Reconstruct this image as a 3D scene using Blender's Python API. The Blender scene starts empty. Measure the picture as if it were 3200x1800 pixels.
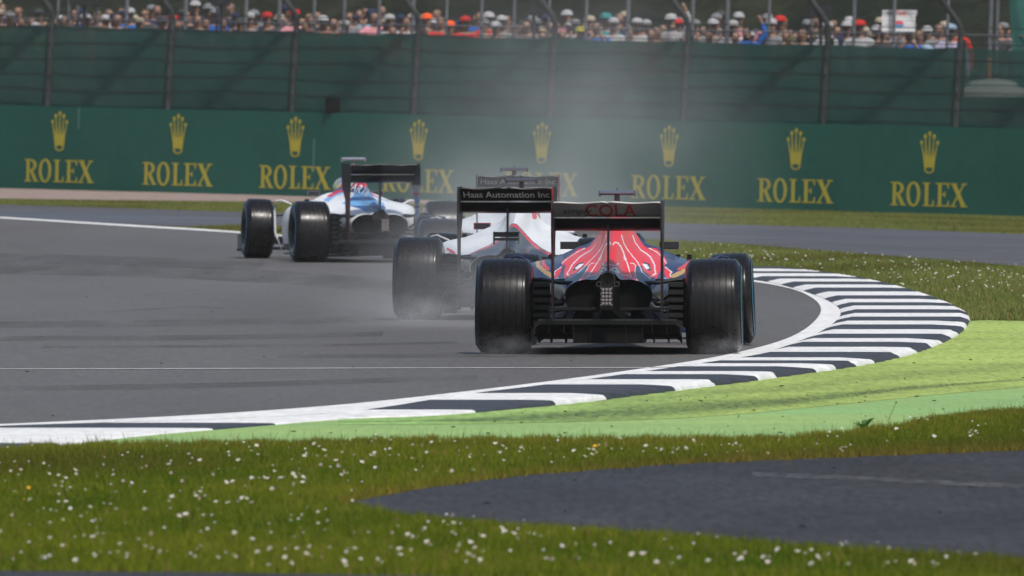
import bpy, bmesh, math, random
import numpy as np
from mathutils import Vector, Matrix
from mathutils.kdtree import KDTree

R = math.radians
SC = bpy.context.scene
COL = SC.collection
random.seed(7)
RNG = np.random.default_rng(7)

# ------------------------------------------------------------------ camera, sky, sun, exposure
F = 44444.0            # focal length in pixels of the 3200 px wide photograph (500 mm on 36 mm)
CAM_H = 1.75
HORIZON = 306.0        # photograph row of the horizon
cam_data = bpy.data.cameras.new('camera')
cam = bpy.data.objects.new('camera', cam_data)
COL.objects.link(cam)
cam_data.lens = 500.0
cam_data.sensor_width = 36.0
cam_data.clip_start = 1.0
cam_data.clip_end = 2000.0
cam.location = (0, 0, CAM_H)
cam.rotation_euler = (R(90) - math.atan((900 - HORIZON) / F), 0, 0)
cam_data.dof.use_dof = True
cam_data.dof.focus_distance = 99.0
cam_data.dof.aperture_fstop = 14.0
SC.camera = cam

SUN_EL, SUN_AZ = R(56), R(158)      # azimuth clockwise from +Y (the view direction): behind the camera, to the right
world = bpy.data.worlds.new('World')
SC.world = world
world.use_nodes = True
wn = world.node_tree
sky = wn.nodes.new('ShaderNodeTexSky')
sky.sky_type = 'NISHITA'
sky.sun_disc = False
sky.sun_elevation = SUN_EL
sky.sun_rotation = SUN_AZ
sky.air_density = 1.0
sky.dust_density = 3.0
wn.links.new(sky.outputs[0], wn.nodes['Background'].inputs[0])
wn.nodes['Background'].inputs[1].default_value = 0.10
sl = bpy.data.lights.new('sun', 'SUN')
sl.energy = 2.7
sl.angle = R(2.5)
sl.color = (1.0, 0.965, 0.91)
sun = bpy.data.objects.new('sun', sl)
COL.objects.link(sun)
sdir = Vector((math.sin(SUN_AZ) * math.cos(SUN_EL), math.cos(SUN_AZ) * math.cos(SUN_EL), math.sin(SUN_EL)))
sun.rotation_euler = (-sdir).to_track_quat('-Z', 'Y').to_euler()
sun.location = (20, -30, 60)
SC.view_settings.view_transform = 'Standard'
SC.view_settings.look = 'None'
SC.view_settings.gamma = 1.0
SC.view_settings.exposure = 0.3
SC.cycles.volume_bounces = 1
SC.cycles.volume_step_rate = 2.0
SC.cycles.max_bounces = 8
SC.cycles.transparent_max_bounces = 12

# ------------------------------------------------------------------ materials
MATS = {}
def mat(name, base, rough=0.55, spec=0.5, metal=0.0, var=0.0, vscale=4.0, vstretch=(1, 1, 1), bump=0.0, bscale=80.0,
        coat=0.0, attr=None, objcol=False, rvar=0.0, transl=0.0, second=None, fine=0.0, fscale=150.0, fstretch=(1, 1, 1)):
    if name in MATS:
        return MATS[name]
    m = bpy.data.materials.new(name)
    m.use_nodes = True
    nt = m.node_tree
    N, L = nt.nodes, nt.links
    b = N['Principled BSDF']
    b.inputs['Roughness'].default_value = rough
    b.inputs['Specular IOR Level'].default_value = spec
    b.inputs['Metallic'].default_value = metal
    if coat:
        b.inputs['Coat Weight'].default_value = coat
        b.inputs['Coat Roughness'].default_value = 0.08
    tc = N.new('ShaderNodeTexCoord')
    src = None
    if attr:
        a = N.new('ShaderNodeAttribute'); a.attribute_name = attr
        src = a.outputs['Color']
    elif objcol:
        a = N.new('ShaderNodeObjectInfo')
        src = a.outputs['Color']
    def noise(scale, stretch=(1, 1, 1), detail=5.0):
        mp = N.new('ShaderNodeMapping')
        mp.inputs['Scale'].default_value = stretch
        L.new(tc.outputs['Object'], mp.inputs['Vector'])
        nz = N.new('ShaderNodeTexNoise')
        nz.inputs['Scale'].default_value = scale
        nz.inputs['Detail'].default_value = detail
        nz.inputs['Roughness'].default_value = 0.62
        L.new(mp.outputs[0], nz.inputs['Vector'])
        return nz.outputs['Fac']
    base4 = (*base[:3], 1)
    if src is None:
        rgb = N.new('ShaderNodeRGB'); rgb.outputs[0].default_value = base4
        src = rgb.outputs[0]
    if second is not None:
        nf = noise(vscale, vstretch)
        mr = N.new('ShaderNodeMapRange')
        mr.inputs['From Min'].default_value = 0.36; mr.inputs['From Max'].default_value = 0.64
        L.new(nf, mr.inputs['Value'])
        mx = N.new('ShaderNodeMix'); mx.data_type = 'RGBA'
        L.new(mr.outputs[0], mx.inputs['Factor'])
        L.new(src, mx.inputs['A']); mx.inputs['B'].default_value = (*second, 1)
        src = mx.outputs['Result']
    for amt, sca, st in ((var, vscale * 1.7, vstretch), (fine, fscale, fstretch)):
        if amt:
            nf = noise(sca, st)
            mr = N.new('ShaderNodeMapRange')
            mr.inputs['From Min'].default_value = 0.3; mr.inputs['From Max'].default_value = 0.7
            mr.inputs['To Min'].default_value = 1 - amt; mr.inputs['To Max'].default_value = 1 + amt
            L.new(nf, mr.inputs['Value'])
            vm = N.new('ShaderNodeVectorMath'); vm.operation = 'SCALE'
            L.new(src, vm.inputs[0]); L.new(mr.outputs[0], vm.inputs['Scale'])
            src = vm.outputs[0]
    L.new(src, b.inputs['Base Color'])
    if rvar:
        nf = noise(vscale * 0.8, vstretch)
        mr = N.new('ShaderNodeMapRange')
        mr.inputs['From Min'].default_value = 0.35; mr.inputs['From Max'].default_value = 0.65
        mr.inputs['To Min'].default_value = max(0.02, rough - rvar); mr.inputs['To Max'].default_value = min(1, rough + rvar)
        L.new(nf, mr.inputs['Value']); L.new(mr.outputs[0], b.inputs['Roughness'])
    if bump:
        nf = noise(bscale)
        bp = N.new('ShaderNodeBump'); bp.inputs['Strength'].default_value = bump; bp.inputs['Distance'].default_value = 0.01
        L.new(nf, bp.inputs['Height']); L.new(bp.outputs[0], b.inputs['Normal'])
    if transl:
        tr = N.new('ShaderNodeBsdfTranslucent'); L.new(src, tr.inputs['Color'])
        ms = N.new('ShaderNodeMixShader'); ms.inputs[0].default_value = transl
        L.new(b.outputs[0], ms.inputs[1]); L.new(tr.outputs[0], ms.inputs[2])
        L.new(ms.outputs[0], N['Material Output'].inputs['Surface'])
    MATS[name] = m
    return m

# ------------------------------------------------------------------ mesh helpers
class MB:
    """collects vertices and faces of one mesh"""
    def __init__(s):
        s.v, s.f, s.mi = [], [], []
    def add(s, v, f, mi=0):
        o = len(s.v)
        s.v += [tuple(p) for p in v]
        s.f += [tuple(i + o for i in q) for q in f]
        s.mi += [mi] * len(f)
        return s
    def box(s, c, size, mi=0, rot=None):
        hx, hy, hz = size[0] / 2, size[1] / 2, size[2] / 2
        pts = [Vector((x, y, z)) for x in (-hx, hx) for y in (-hy, hy) for z in (-hz, hz)]
        if rot is not None:
            pts = [rot @ p for p in pts]
        pts = [(p.x + c[0], p.y + c[1], p.z + c[2]) for p in pts]
        return s.add(pts, [(0, 1, 3, 2), (4, 6, 7, 5), (0, 4, 5, 1), (2, 3, 7, 6), (0, 2, 6, 4), (1, 5, 7, 3)], mi)
    def tube(s, path, rad, n=8, mi=0, flat=1.0, up=Vector((0, 0, 1)), caps=True):
        path = [Vector(p) for p in path]
        rad = rad if isinstance(rad, (list, tuple)) else [rad] * len(path)
        vs, fs = [], []
        for i, p in enumerate(path):
            t = (path[min(i + 1, len(path) - 1)] - path[max(i - 1, 0)]).normalized()
            u = up if abs(t.dot(up)) < 0.95 else Vector((1, 0, 0))
            a = t.cross(u).normalized(); b = a.cross(t).normalized()
            for k in range(n):
                th = 2 * math.pi * k / n
                vs.append(p + a * math.cos(th) * rad[i] + b * math.sin(th) * rad[i] * flat)
        m = len(path)
        for i in range(m - 1):
            for k in range(n):
                fs.append((i * n + k, i * n + (k + 1) % n, (i + 1) * n + (k + 1) % n, (i + 1) * n + k))
        if caps:
            fs.append(tuple(range(n))[::-1]); fs.append(tuple((m - 1) * n + k for k in range(n)))
        return s.add(vs, fs, mi)
    def lathe(s, prof, n=32, mi=0, axis='x', c=(0, 0, 0), mis=None):
        vs, fs, ms = [], [], []
        for (a, r) in prof:
            for k in range(n):
                th = 2 * math.pi * k / n
                q = (a, r * math.cos(th), r * math.sin(th))
                if axis == 'y': q = (r * math.cos(th), a, r * math.sin(th))
                if axis == 'z': q = (r * math.cos(th), r * math.sin(th), a)
                vs.append((q[0] + c[0], q[1] + c[1], q[2] + c[2]))
        for i in range(len(prof) - 1):
            for k in range(n):
                fs.append((i * n + k, i * n + (k + 1) % n, (i + 1) * n + (k + 1) % n, (i + 1) * n + k))
        return s.add(vs, fs, mi)
    def loft(s, rings, mi=0, closed=True, cap=True):
        n = len(rings[0]); vs = [p for r in rings for p in r]; fs = []
        for i in range(len(rings) - 1):
            for k in range(n if closed else n - 1):
                fs.append((i * n + k, i * n + (k + 1) % n, (i + 1) * n + (k + 1) % n, (i + 1) * n + k))
        if cap and closed:
            fs.append(tuple(range(n))[::-1]); fs.append(tuple((len(rings) - 1) * n + k for k in range(n)))
        return s.add(vs, fs, mi)
    def prism(s, poly, fn, t, mi=0):
        """2D polygon extruded: fn(u,v,w) -> 3D, w in 0..t"""
        n = len(poly)
        vs = [fn(u, v, 0) for u, v in poly] + [fn(u, v, t) for u, v in poly]
        fs = [tuple(range(n))[::-1], tuple(range(n, 2 * n))] + [(i, (i + 1) % n, n + (i + 1) % n, n + i) for i in range(n)]
        return s.add(vs, fs, mi)
    def ball(s, c, r, mi=0, nu=12, nv=8):
        r = r if isinstance(r, (tuple, list)) else (r, r, r)
        vs, fs = [], []
        for i in range(nv + 1):
            ph = math.pi * i / nv
            for k in range(nu):
                th = 2 * math.pi * k / nu
                vs.append((c[0] + r[0] * math.sin(ph) * math.cos(th), c[1] + r[1] * math.sin(ph) * math.sin(th), c[2] + r[2] * math.cos(ph)))
        for i in range(nv):
            for k in range(nu):
                fs.append((i * nu + k, (i + 1) * nu + k, (i + 1) * nu + (k + 1) % nu, i * nu + (k + 1) % nu))
        return s.add(vs, fs, mi)
    def mesh(s, name, mats, smooth=True, angle=35):
        me = bpy.data.meshes.new(name)
        me.from_pydata(s.v, [], s.f)
        for m in (mats if isinstance(mats, (list, tuple)) else [mats]):
            me.materials.append(m)
        me.polygons.foreach_set('material_index', s.mi)
        bm = bmesh.new(); bm.from_mesh(me)
        bmesh.ops.remove_doubles(bm, verts=bm.verts, dist=1e-6)
        bmesh.ops.recalc_face_normals(bm, faces=bm.faces)
        bm.to_mesh(me); bm.free()
        if smooth:
            me.polygons.foreach_set('use_smooth', [True] * len(me.polygons))
            me.set_sharp_from_angle(angle=R(angle))
        me.update()
        return me

def link(name, me, parent=None, loc=None, rot=None):
    o = bpy.data.objects.new(name, me)
    COL.objects.link(o)
    if parent is not None: o.parent = parent
    if loc is not None: o.location = loc
    if rot is not None: o.rotation_euler = rot
    return o
def tag(o, label=None, cat=None, group=None, kind=None):
    if label: o['label'] = label
    if cat: o['category'] = cat
    if group: o['group'] = group
    if kind: o['kind'] = kind
    return o
def empty(name, loc=(0, 0, 0), rz=0.0):
    o = bpy.data.objects.new(name, None)
    COL.objects.link(o)
    o.location = loc; o.rotation_euler = (0, 0, rz)
    o.empty_display_size = 0.2
    return o
def np_mesh(name, verts, faces, mats, smooth=False):
    """fast mesh from numpy arrays; faces (n,k)"""
    verts = np.asarray(verts, dtype=np.float32); faces = np.asarray(faces, dtype=np.int32)
    me = bpy.data.meshes.new(name)
    me.vertices.add(len(verts)); me.vertices.foreach_set('co', verts.ravel())
    k = faces.shape[1]
    me.loops.add(faces.size); me.loops.foreach_set('vertex_index', faces.ravel())
    me.polygons.add(len(faces))
    me.polygons.foreach_set('loop_start', np.arange(0, faces.size, k, dtype=np.int32))
    me.polygons.foreach_set('loop_total', np.full(len(faces), k, dtype=np.int32))
    if smooth: me.polygons.foreach_set('use_smooth', np.ones(len(faces), dtype=bool))
    me.update(calc_edges=True)
    for m in (mats if isinstance(mats, (list, tuple)) else [mats]):
        me.materials.append(m)
    return me
def paint(me, cols, name='paint'):
    a = me.color_attributes.new(name, 'FLOAT_COLOR', 'POINT')
    c = np.ones((len(me.vertices), 4), dtype=np.float32); c[:, :3] = cols
    a.data.foreach_set('color', c.ravel())

# ------------------------------------------------------------------ the ground's shape, and pixel -> ground point
def smooth(a, b, v):
    t = min(1, max(0, (v - a) / (b - a)))
    return t * t * (3 - 2 * t)
TILT = -0.0217
def g(x, y):
    """the track is level, the land falls gently to the right towards the far barrier"""
    return smooth(128, 215, y) * TILT * max(-30, min(30, x))
def G(px, py):
    d = CAM_H * F / (py - HORIZON)
    for _ in range(12):
        d = (CAM_H - g((px - 1600) / F * d, d)) * F / (py - HORIZON)
    return ((px - 1600) / F * d, d)
K = 3200 / 2576.0
def GP(pts):
    return [G(x * K, y * K) for x, y in pts]
def resample(P, n):
    P = np.array(P, float)
    seg = np.sqrt(((P[1:] - P[:-1]) ** 2).sum(1)); s = np.r_[0, np.cumsum(seg)]
    t = np.linspace(0, s[-1], n)
    return np.stack([np.interp(t, s, P[:, 0]), np.interp(t, s, P[:, 1])], 1)
def smoothline(P, it=2):
    P = np.array(P, float)
    for _ in range(it):
        Q = [P[0]]
        for a, b in zip(P[:-1], P[1:]):
            Q += [0.75 * a + 0.25 * b, 0.25 * a + 0.75 * b]
        Q.append(P[-1]); P = np.array(Q)
    return P
def gz(xy, off):
    return np.array([[p[0], p[1], g(p[0], p[1]) + off] for p in xy])
def ribbon(name, A, B, m, off, n=80, cols=6, kind='structure', parent=None, jag=0.0):
    A = resample(A, n); B = resample(B, n)
    if jag:
        for Q, sgn in ((A, 1), (B, -1)):
            Q += RNG.normal(0, jag, Q.shape)
    vs = []
    for j in range(cols):
        t = j / (cols - 1)
        vs.append(gz(A * (1 - t) + B * t, off))
    vs = np.concatenate(vs)
    fs = [(j * n + i, j * n + i + 1, (j + 1) * n + i + 1, (j + 1) * n + i) for j in range(cols - 1) for i in range(n - 1)]
    me = np_mesh(name, vs, fs, m, smooth=True)
    # faces up
    bm = bmesh.new(); bm.from_mesh(me); bmesh.ops.recalc_face_normals(bm, faces=bm.faces)
    if sum(f.normal.z for f in bm.faces) < 0: bmesh.ops.reverse_faces(bm, faces=bm.faces)
    bm.to_mesh(me); bm.free()
    o = link(name, me, parent)
    if kind: o['kind'] = kind
    return o
def in_poly(x, y, poly):
    inside = np.zeros(len(x), bool)
    n = len(poly)
    for i in range(n):
        x1, y1 = poly[i]; x2, y2 = poly[(i + 1) % n]
        c = ((y1 > y) != (y2 > y)) & (x < (x2 - x1) * (y - y1) / ((y2 - y1) + 1e-12) + x1)
        inside ^= c
    return inside

# materials of the ground
m_grass = mat('grass_soil', (0.05, 0.068, 0.008), 0.95, 0.05, second=(0.085, 0.085, 0.018), var=0.3, vscale=0.6, fine=0.35, fscale=14, bump=0.5, bscale=30)
m_asph = mat('track_asphalt', (0.104, 0.101, 0.099), 0.66, 0.35, second=(0.084, 0.078, 0.072), var=0.12, vscale=0.17, vstretch=(1.0, 0.10, 1), fine=0.17, fscale=26, fstretch=(1, 0.07, 1), bump=0.25, bscale=160, rvar=0.10)
m_runoff = mat('runoff_asphalt', (0.070, 0.067, 0.070), 0.55, 0.35, var=0.22, vscale=0.25, vstretch=(0.4, 0.5, 1), fine=0.2, fscale=9, fstretch=(1, 0.2, 1), bump=0.2, bscale=120, rvar=0.15)
m_service = mat('service_asphalt', (0.023, 0.023, 0.025), 0.72, 0.25, second=(0.036, 0.036, 0.040), var=0.25, vscale=0.9, vstretch=(0.5, 0.12, 1), fine=0.42, fscale=30, fstretch=(1, 0.06, 1), bump=0.35, bscale=150, rvar=0.12)
m_white = mat('white_track_paint', (0.73, 0.73, 0.715), 0.55, 0.3, second=(0.62, 0.615, 0.60), var=0.05, vscale=2.6, fine=0.13, fscale=18, fstretch=(1, 0.15, 1), bump=0.1, bscale=120)
m_black = mat('black_track_paint', (0.030, 0.030, 0.033), 0.5, 0.4, var=0.3, vscale=1.5, fine=0.25, fscale=40, bump=0.15, bscale=120)
m_greenA = mat('yellow_green_paint', (0.37, 0.52, 0.085), 0.8, 0.2, var=0.22, vscale=0.35, vstretch=(0.25, 0.6, 1), fine=0.26, fscale=22, fstretch=(1, 0.07, 1), attr='paint', bump=0.3, bscale=60)
m_greenB = mat('pale_green_paint', (0.205, 0.36, 0.120), 0.65, 0.3, second=(0.255, 0.37, 0.108), var=0.08, vscale=0.5, vstretch=(0.3, 1, 1), fine=0.12, fscale=22, fstretch=(1, 0.06, 1))
m_gravel = mat('gravel', (0.25, 0.19, 0.165), 0.9, 0.2, var=0.3, vscale=2, fine=0.3, fscale=12, bump=0.6, bscale=10)

# base ground: one sheet to the horizon
def build_ground():
    xs = np.r_[-600, -300, -120, -60, np.linspace(-32, 32, 17), 60, 120, 300, 600]
    ys = np.r_[-200, -50, 0, 30, np.linspace(45, 130, 18), np.linspace(134, 220, 30), 235, 260, 300, 400, 600, 900, 1500]
    vs = [(x, y, g(x, y)) for y in ys for x in xs]
    n = len(xs)
    fs = [(j * n + i, j * n + i + 1, (j + 1) * n + i + 1, (j + 1) * n + i) for j in range(len(ys) - 1) for i in range(n - 1)]
    o = link('grass_ground', np_mesh('grass_ground', vs, fs, m_grass, True))
    o['kind'] = 'structure'
build_ground()

# outlines in the 2576 px wide view of the photograph, turned into ground points
edge_in = smoothline(GP([(-900, 1100), (-300, 1083), (0, 1073), (500, 1050), (850, 1025), (1100, 998), (1400, 962), (1600, 934), (1800, 904), (1950, 868), (2020, 838), (2060, 802), (2068, 778),
              (2050, 755), (2000, 730), (1900, 711), (1700, 689), (1400, 655), (1000, 617), (600, 583), (300, 566), (0, 547), (-300, 530)]), 2)
edge_out = smoothline(GP([(-900, 1102), (-300, 1090), (0, 1075.5), (500, 1062), (850, 1046), (1100, 1013), (1300, 990), (1500, 963), (1750, 926), (1890, 905), (1980, 876), (2060, 844), (2108, 812), (2121, 786),
              (2094, 763), (2030, 737), (1960, 718), (1895, 706), (1700, 686), (1400, 653), (1000, 616), (600, 587.5), (300, 570), (0, 550.5), (-300, 534)]), 2)
kerb_out_px = [(-900, 1190), (-300, 1160), (0, 1131), (180, 1120), (370, 1096), (640, 1075), (850, 1056), (1080, 1049), (1200, 1040), (1430, 1019), (1700, 985), (1900, 960), (2000, 945), (2150, 925), (2270, 900), (2330, 880), (2390, 855),
               (2425, 830), (2437, 803), (2428, 790), (2380, 765), (2300, 737), (2200, 712), (2100, 695), (1990, 682), (1895, 672), (1700, 655)]
kerb_out = smoothline(GP(kerb_out_px), 2)
def xof(line, d):
    L_ = np.array(line); o = np.argsort(L_[:, 1])
    return float(np.interp(d, L_[o, 1], L_[o, 0]))

# track
tr = [(p[0], p[1]) for p in edge_in]
def build_track():
    far = [(-26.0, p[1]) for p in tr]
    ribbon('track', far, tr, m_asph, 0.008, n=260, cols=14)
build_track()
def line_strip(name, A, B, m, off, n=260):
    return ribbon(name, A, B, m, off, n=n, cols=3)
line_strip('track_edge_line', edge_in, edge_out, m_white, 0.012)
# thin sealed joint line across the track
jl = GP([(-300, 931), (0, 932), (500, 931), (1000, 929.5), (1400, 929), (1690, 928)])
jl2 = [(x, y - 0.16) for x, y in jl]
line_strip('track_joint_line', jl, jl2, mat('pale_joint_sealant', (0.5, 0.5, 0.5), 0.5, fine=0.3, fscale=8), 0.012, n=60)

def worn(name, col, lo, hi, mx, scale, stretch):
    m = mat(name, col, 0.7, 0.3)
    nt = m.node_tree
    tc = nt.nodes.new('ShaderNodeTexCoord'); mp = nt.nodes.new('ShaderNodeMapping'); mp.inputs['Scale'].default_value = stretch
    nz = nt.nodes.new('ShaderNodeTexNoise'); nz.inputs['Scale'].default_value = scale; nz.inputs['Detail'].default_value = 7; nz.inputs['Roughness'].default_value = .65
    mr = nt.nodes.new('ShaderNodeMapRange'); mr.inputs['From Min'].default_value = lo; mr.inputs['From Max'].default_value = hi; mr.inputs['To Max'].default_value = mx
    tr = nt.nodes.new('ShaderNodeBsdfTransparent'); ms = nt.nodes.new('ShaderNodeMixShader')
    for a, b in ((tc.outputs['Object'], mp.inputs[0]), (mp.outputs[0], nz.inputs['Vector']), (nz.outputs['Fac'], mr.inputs['Value']), (mr.outputs[0], ms.inputs[0]), (tr.outputs[0], ms.inputs[1]), (nt.nodes['Principled BSDF'].outputs[0], ms.inputs[2]), (ms.outputs[0], nt.nodes['Material Output'].inputs['Surface'])):
        nt.links.new(a, b)
    return m
m_skid = worn('rubber_mark', (0.062, 0.058, 0.055), .34, .80, .42, 1.3, (1.2, 0.10, 1))
for q, wd in (([(-100, 690), (400, 700), (800, 722), (1000, 745)], 9.0), ([(-100, 830), (600, 822), (1000, 812)], 3.2), ([(-100, 862), (500, 860), (960, 850)], 2.2), ([(360, 748), (520, 731)], .7), ([(270, 790), (480, 776), (560, 780)], .8), ([(-100, 660), (300, 668), (640, 684)], 7.0),
              ([(-100, 990), (500, 982), (1200, 960)], 1.6), ([(100, 880), (800, 876), (1150, 868)], 1.0), ([(700, 905), (1300, 902), (1560, 898)], 1.4)):
    a = smoothline(GP(q), 1); b = [(x_, y_ + wd) for x_, y_ in a]
    ribbon('rubber_mark', a, b, m_skid, 0.0115, n=50, cols=4)
# run-off road beyond the corner
ro_low = GP([(-700, 505), (-300, 527), (0, 545), (300, 565), (500, 571), (600, 566), (1000, 580), (1400, 592), (1850, 614), (2100, 634), (2400, 657), (2576, 672), (3000, 712)])
ro_up = GP([(-700, 488), (-300, 503), (0, 515), (300, 524), (600, 534), (1000, 543), (1400, 553), (1700, 562), (2200, 575), (2576, 590), (3000, 606)])
ribbon('runoff_road', ro_low, ro_up, m_runoff, 0.004, n=160, cols=10)
# faint pale seam lines on the run-off
for q in ([(1900, 577), (2200, 590), (2576, 602)], [(1700, 588), (2100, 610), (2400, 628), (2576, 640)]):
    a = GP(q); b = [(x, y + 0.5) for x, y in a]
    ribbon('runoff_seam_line', a, b, mat('worn_pale_paint', (0.16, 0.165, 0.18), 0.6, fine=0.4, fscale=3), 0.008, n=40, cols=2)
# gravel trap strip at the foot of the barrier
gr_up = GP([(-400, 464), (0, 474), (300, 482), (600, 488), (900, 497), (1150, 508)])
gr_lo = GP([(-400, 490), (0, 500), (300, 504), (600, 507), (900, 511), (1150, 513)])
ribbon('gravel_strip', gr_lo, gr_up, m_gravel, 0.004, n=90, cols=8)

# green painted verge
ga_lo = [(-60, 1150), (300, 1108), (640, 1080), (850, 1068), (1100, 1068), (1500, 1062), (1800, 1050), (2100, 1020), (2400, 990), (2576, 975), (2900, 945)]
gb_lo = [(-300, 1175), (0, 1140), (100, 1134), (400, 1126), (700, 1121), (1000, 1114), (1500, 1114), (1950, 1110), (2100, 1100), (2250, 1080), (2400, 1050), (2576, 1034), (2900, 1012)]
# verge A: from under the kerb's outer edge to the boundary ga_lo
def build_verge():
    top = [(850, 1052), (1080, 1046), (1200, 1036), (1430, 1012), (1700, 978), (1900, 952), (2150, 915), (2330, 868), (2425, 818), (2440, 806), (2576, 809), (2900, 812)]
    A = smoothline(GP(top), 1); B = smoothline(GP([(850, 1070), (1100, 1070)] + ga_lo[5:]), 1)
    o = ribbon('green_painted_verge', A, B, m_greenA, 0.004, n=420, cols=60)
    me = o.data
    co = np.zeros(len(me.vertices) * 3, np.float32); me.vertices.foreach_get('co', co); co = co.reshape(-1, 3)
    d = co[:, 1]; px = (1600 + F * co[:, 0] / d) / K; py = (HORIZON + F * (CAM_H - co[:, 2]) / d) / K
    tt = np.clip((px - 1000) / 900, 0, 1)[:, None]
    base = np.array([0.220, 0.365, 0.110]) * (1 - tt) + np.array([0.285, 0.375, 0.095]) * tt
    # long rubber smear left by cars running wide (stain with its own shape)
    line = np.interp(px, [850, 1200, 1400, 1700, 2000, 2300, 2576], [1062, 1056, 1048, 1030, 1008, 975, 955])
    wid = np.interp(px, [1050, 1300, 1600, 1900, 2200, 2500], [1, 8, 17, 12, 6, 2])
    k = np.exp(-((py - line) / wid) ** 2)
    k += 0.35 * np.exp(-((py - line + 34) / 9.0) ** 2) * (px > 1500)
    k *= 0.35 + 1.1 * RNG.random(len(d))
    k = np.clip(k, 0, 1)[:, None] * 0.86
    base = base * (1 - k) + np.array([0.05, 0.085, 0.03]) * k
    paint(me, base)
build_verge()
A = smoothline(GP([(-300, 1140), (0, 1128), (180, 1118), (370, 1094), (640, 1073), (850, 1055), (1100, 1064), (1500, 1062), (1800, 1050), (2100, 1020), (2400, 990), (2576, 975), (2900, 945)]), 1)
B = smoothline(GP(gb_lo), 1)
ribbon('pale_green_verge', A, B, m_greenB, 0.0025, n=260, cols=16)

# service road in the foreground and the strip of tarmac at the bottom edge
sv_up = GP([(872, 1268), (1050, 1234), (1300, 1200), (1700, 1170), (2200, 1150), (2576, 1135), (3000, 1122)])
sv_lo = GP([(872, 1271), (1000, 1298), (1300, 1329), (1700, 1354), (2100, 1384), (2576, 1414), (3000, 1440)])
ribbon('service_road', sv_up, sv_lo, m_service, 0.006, n=180, cols=20)
ribbon('service_road_near', GP([(-500, 1430), (0, 1441), (500, 1444), (1000, 1452), (2576, 1490)]), GP([(-500, 1700), (0, 1700), (500, 1700), (1000, 1700), (2576, 1700)]), m_service, 0.006, n=80, cols=6)
wl = GP([(1890, 1193), (2100, 1201), (2350, 1213), (2576, 1224), (2900, 1240)])
ribbon('faded_white_line', wl, [(x, y - 0.75) for x, y in wl], worn('faded_white_paint', (0.15, 0.15, 0.165), .36, .70, .6, 14.0, (1, .10, 1)), 0.010, n=60, cols=4)

# ------------------------------------------------------------------ striped kerb, one raised block per stripe
def build_kerb():
    root = empty('kerb', (1.5, 100.0, 0.0)); root['kind'] = 'structure'
    bounds_px = [1136, 1121, 1083, 1070, 1053, 1040, 1026, 1008, 994, 973, 959.6, 947, 939, 927, 919, 912, 904, 890.4, 877.3, 864.9, 854.8, 844.7, 832.3, 821.1, 810.6, 801.2, 791.1, 782.5, 772.3, 764.8, 755.5, 747.2, 736.7, 727.5, 719, 712, 704, 698, 690, 685, 678, 672]
    ds = [(CAM_H - (0.0 if y > 1045 else 0.030)) * F / (y * K - HORIZON) for y in bounds_px]
    ds = [d + (0.10 if i % 2 else -0.10) * (0.3 if d < 100 else 1) * (0 if i < 6 else 1) for i, d in enumerate(ds)]
    white = True
    per = 0.62
    for a, b in zip(ds[:-1], ds[1:]):
        white = not white
        n = max(6, int((b - a) / 0.06)); dd = np.linspace(a, b, n); NU = 15
        us = np.r_[0, 0.04, np.linspace(0.12, 0.88, 8), 0.955, 0.972, 0.985, 0.994, 1.0]
        vs = []
        for d in dd:
            xi = xof(edge_out, d) - 0.005; xo = max(xi + 0.03, xof(kerb_out, d))
            w = xo - xi
            hk = 0.030 * smooth(77, 83, d) * min(1, w / 0.5) + 0.006
            saw = (d / per) % 1.0
            for u in us:
                prof = min(1, 0.2 + u / 0.12) if u <= 0.955 else max(0, 1 - ((u - 0.955) / 0.045) ** 2.6)
                amp = 0.38 * smooth(0.8, 0.96, u)
                z = 0.008 + hk * prof * (1 - amp * saw)
                xx = xi + w * u + (0.05 * (saw - 0.5) * smooth(0.9, 1, u) if d > 80 else 0)
                if u >= 0.999: z = 0.0
                vs.append((xx - 1.5, d - 100.0, z + g(xx, d)))
        fs = [(i * NU + k, i * NU + k + 1, (i + 1) * NU + k + 1, (i + 1) * NU + k) for i in range(n - 1) for k in range(NU - 1)]
        mb = MB().add(vs, fs)
        me = mb.mesh('kerb_block', m_white if white else m_black, True, 50)
        bm = bmesh.new(); bm.from_mesh(me)
        if sum(f.normal.z for f in bm.faces) < 0:
            bmesh.ops.reverse_faces(bm, faces=bm.faces)
        bm.to_mesh(me); bm.free()
        link('kerb_block', me, root)
build_kerb()

# ------------------------------------------------------------------ far barrier, its emblems and lettering
WA, WB = np.array([-1600 / F * 246, 246.0]), np.array([1600 / F * 231, 231.0])
WDIR = (WB - WA) / np.linalg.norm(WB - WA)
WN = np.array([WDIR[1], -WDIR[0]])          # towards the camera
TA = math.atan(TILT)
WLEN = float(np.linalg.norm(WB - WA))
def wall_t(px):
    """metres along the barrier from its left end in view, for a photograph column"""
    lo, hi = -30.0, 60.0
    for _ in range(50):
        mid = (lo + hi) / 2; p = WA + WDIR * mid
        if 1600 + F * p[0] / p[1] < px: lo = mid
        else: hi = mid
    return lo
def W(t, h, front=0.0):
    """point on the barrier: t along, h up (square to the sloping land), front towards the camera"""
    p = WA + WDIR * t + WN * front
    z = TILT * p[0] + h
    return (p[0] - TILT * h, p[1], z)
m_barrier = mat('barrier_green', (0.006, 0.070, 0.050), 0.5, 0.4, var=0.12, vscale=0.5, fine=0.08, fscale=8)
m_gold = mat('barrier_gold_print', (0.36, 0.30, 0.035), 0.5, 0.3)
m_metal = mat('galvanised_steel', (0.17, 0.17, 0.18), 0.55, 0.5, metal=0.3, var=0.2, vscale=3)
m_dark = mat('dark_plastic', (0.012, 0.012, 0.014), 0.5)

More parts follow.
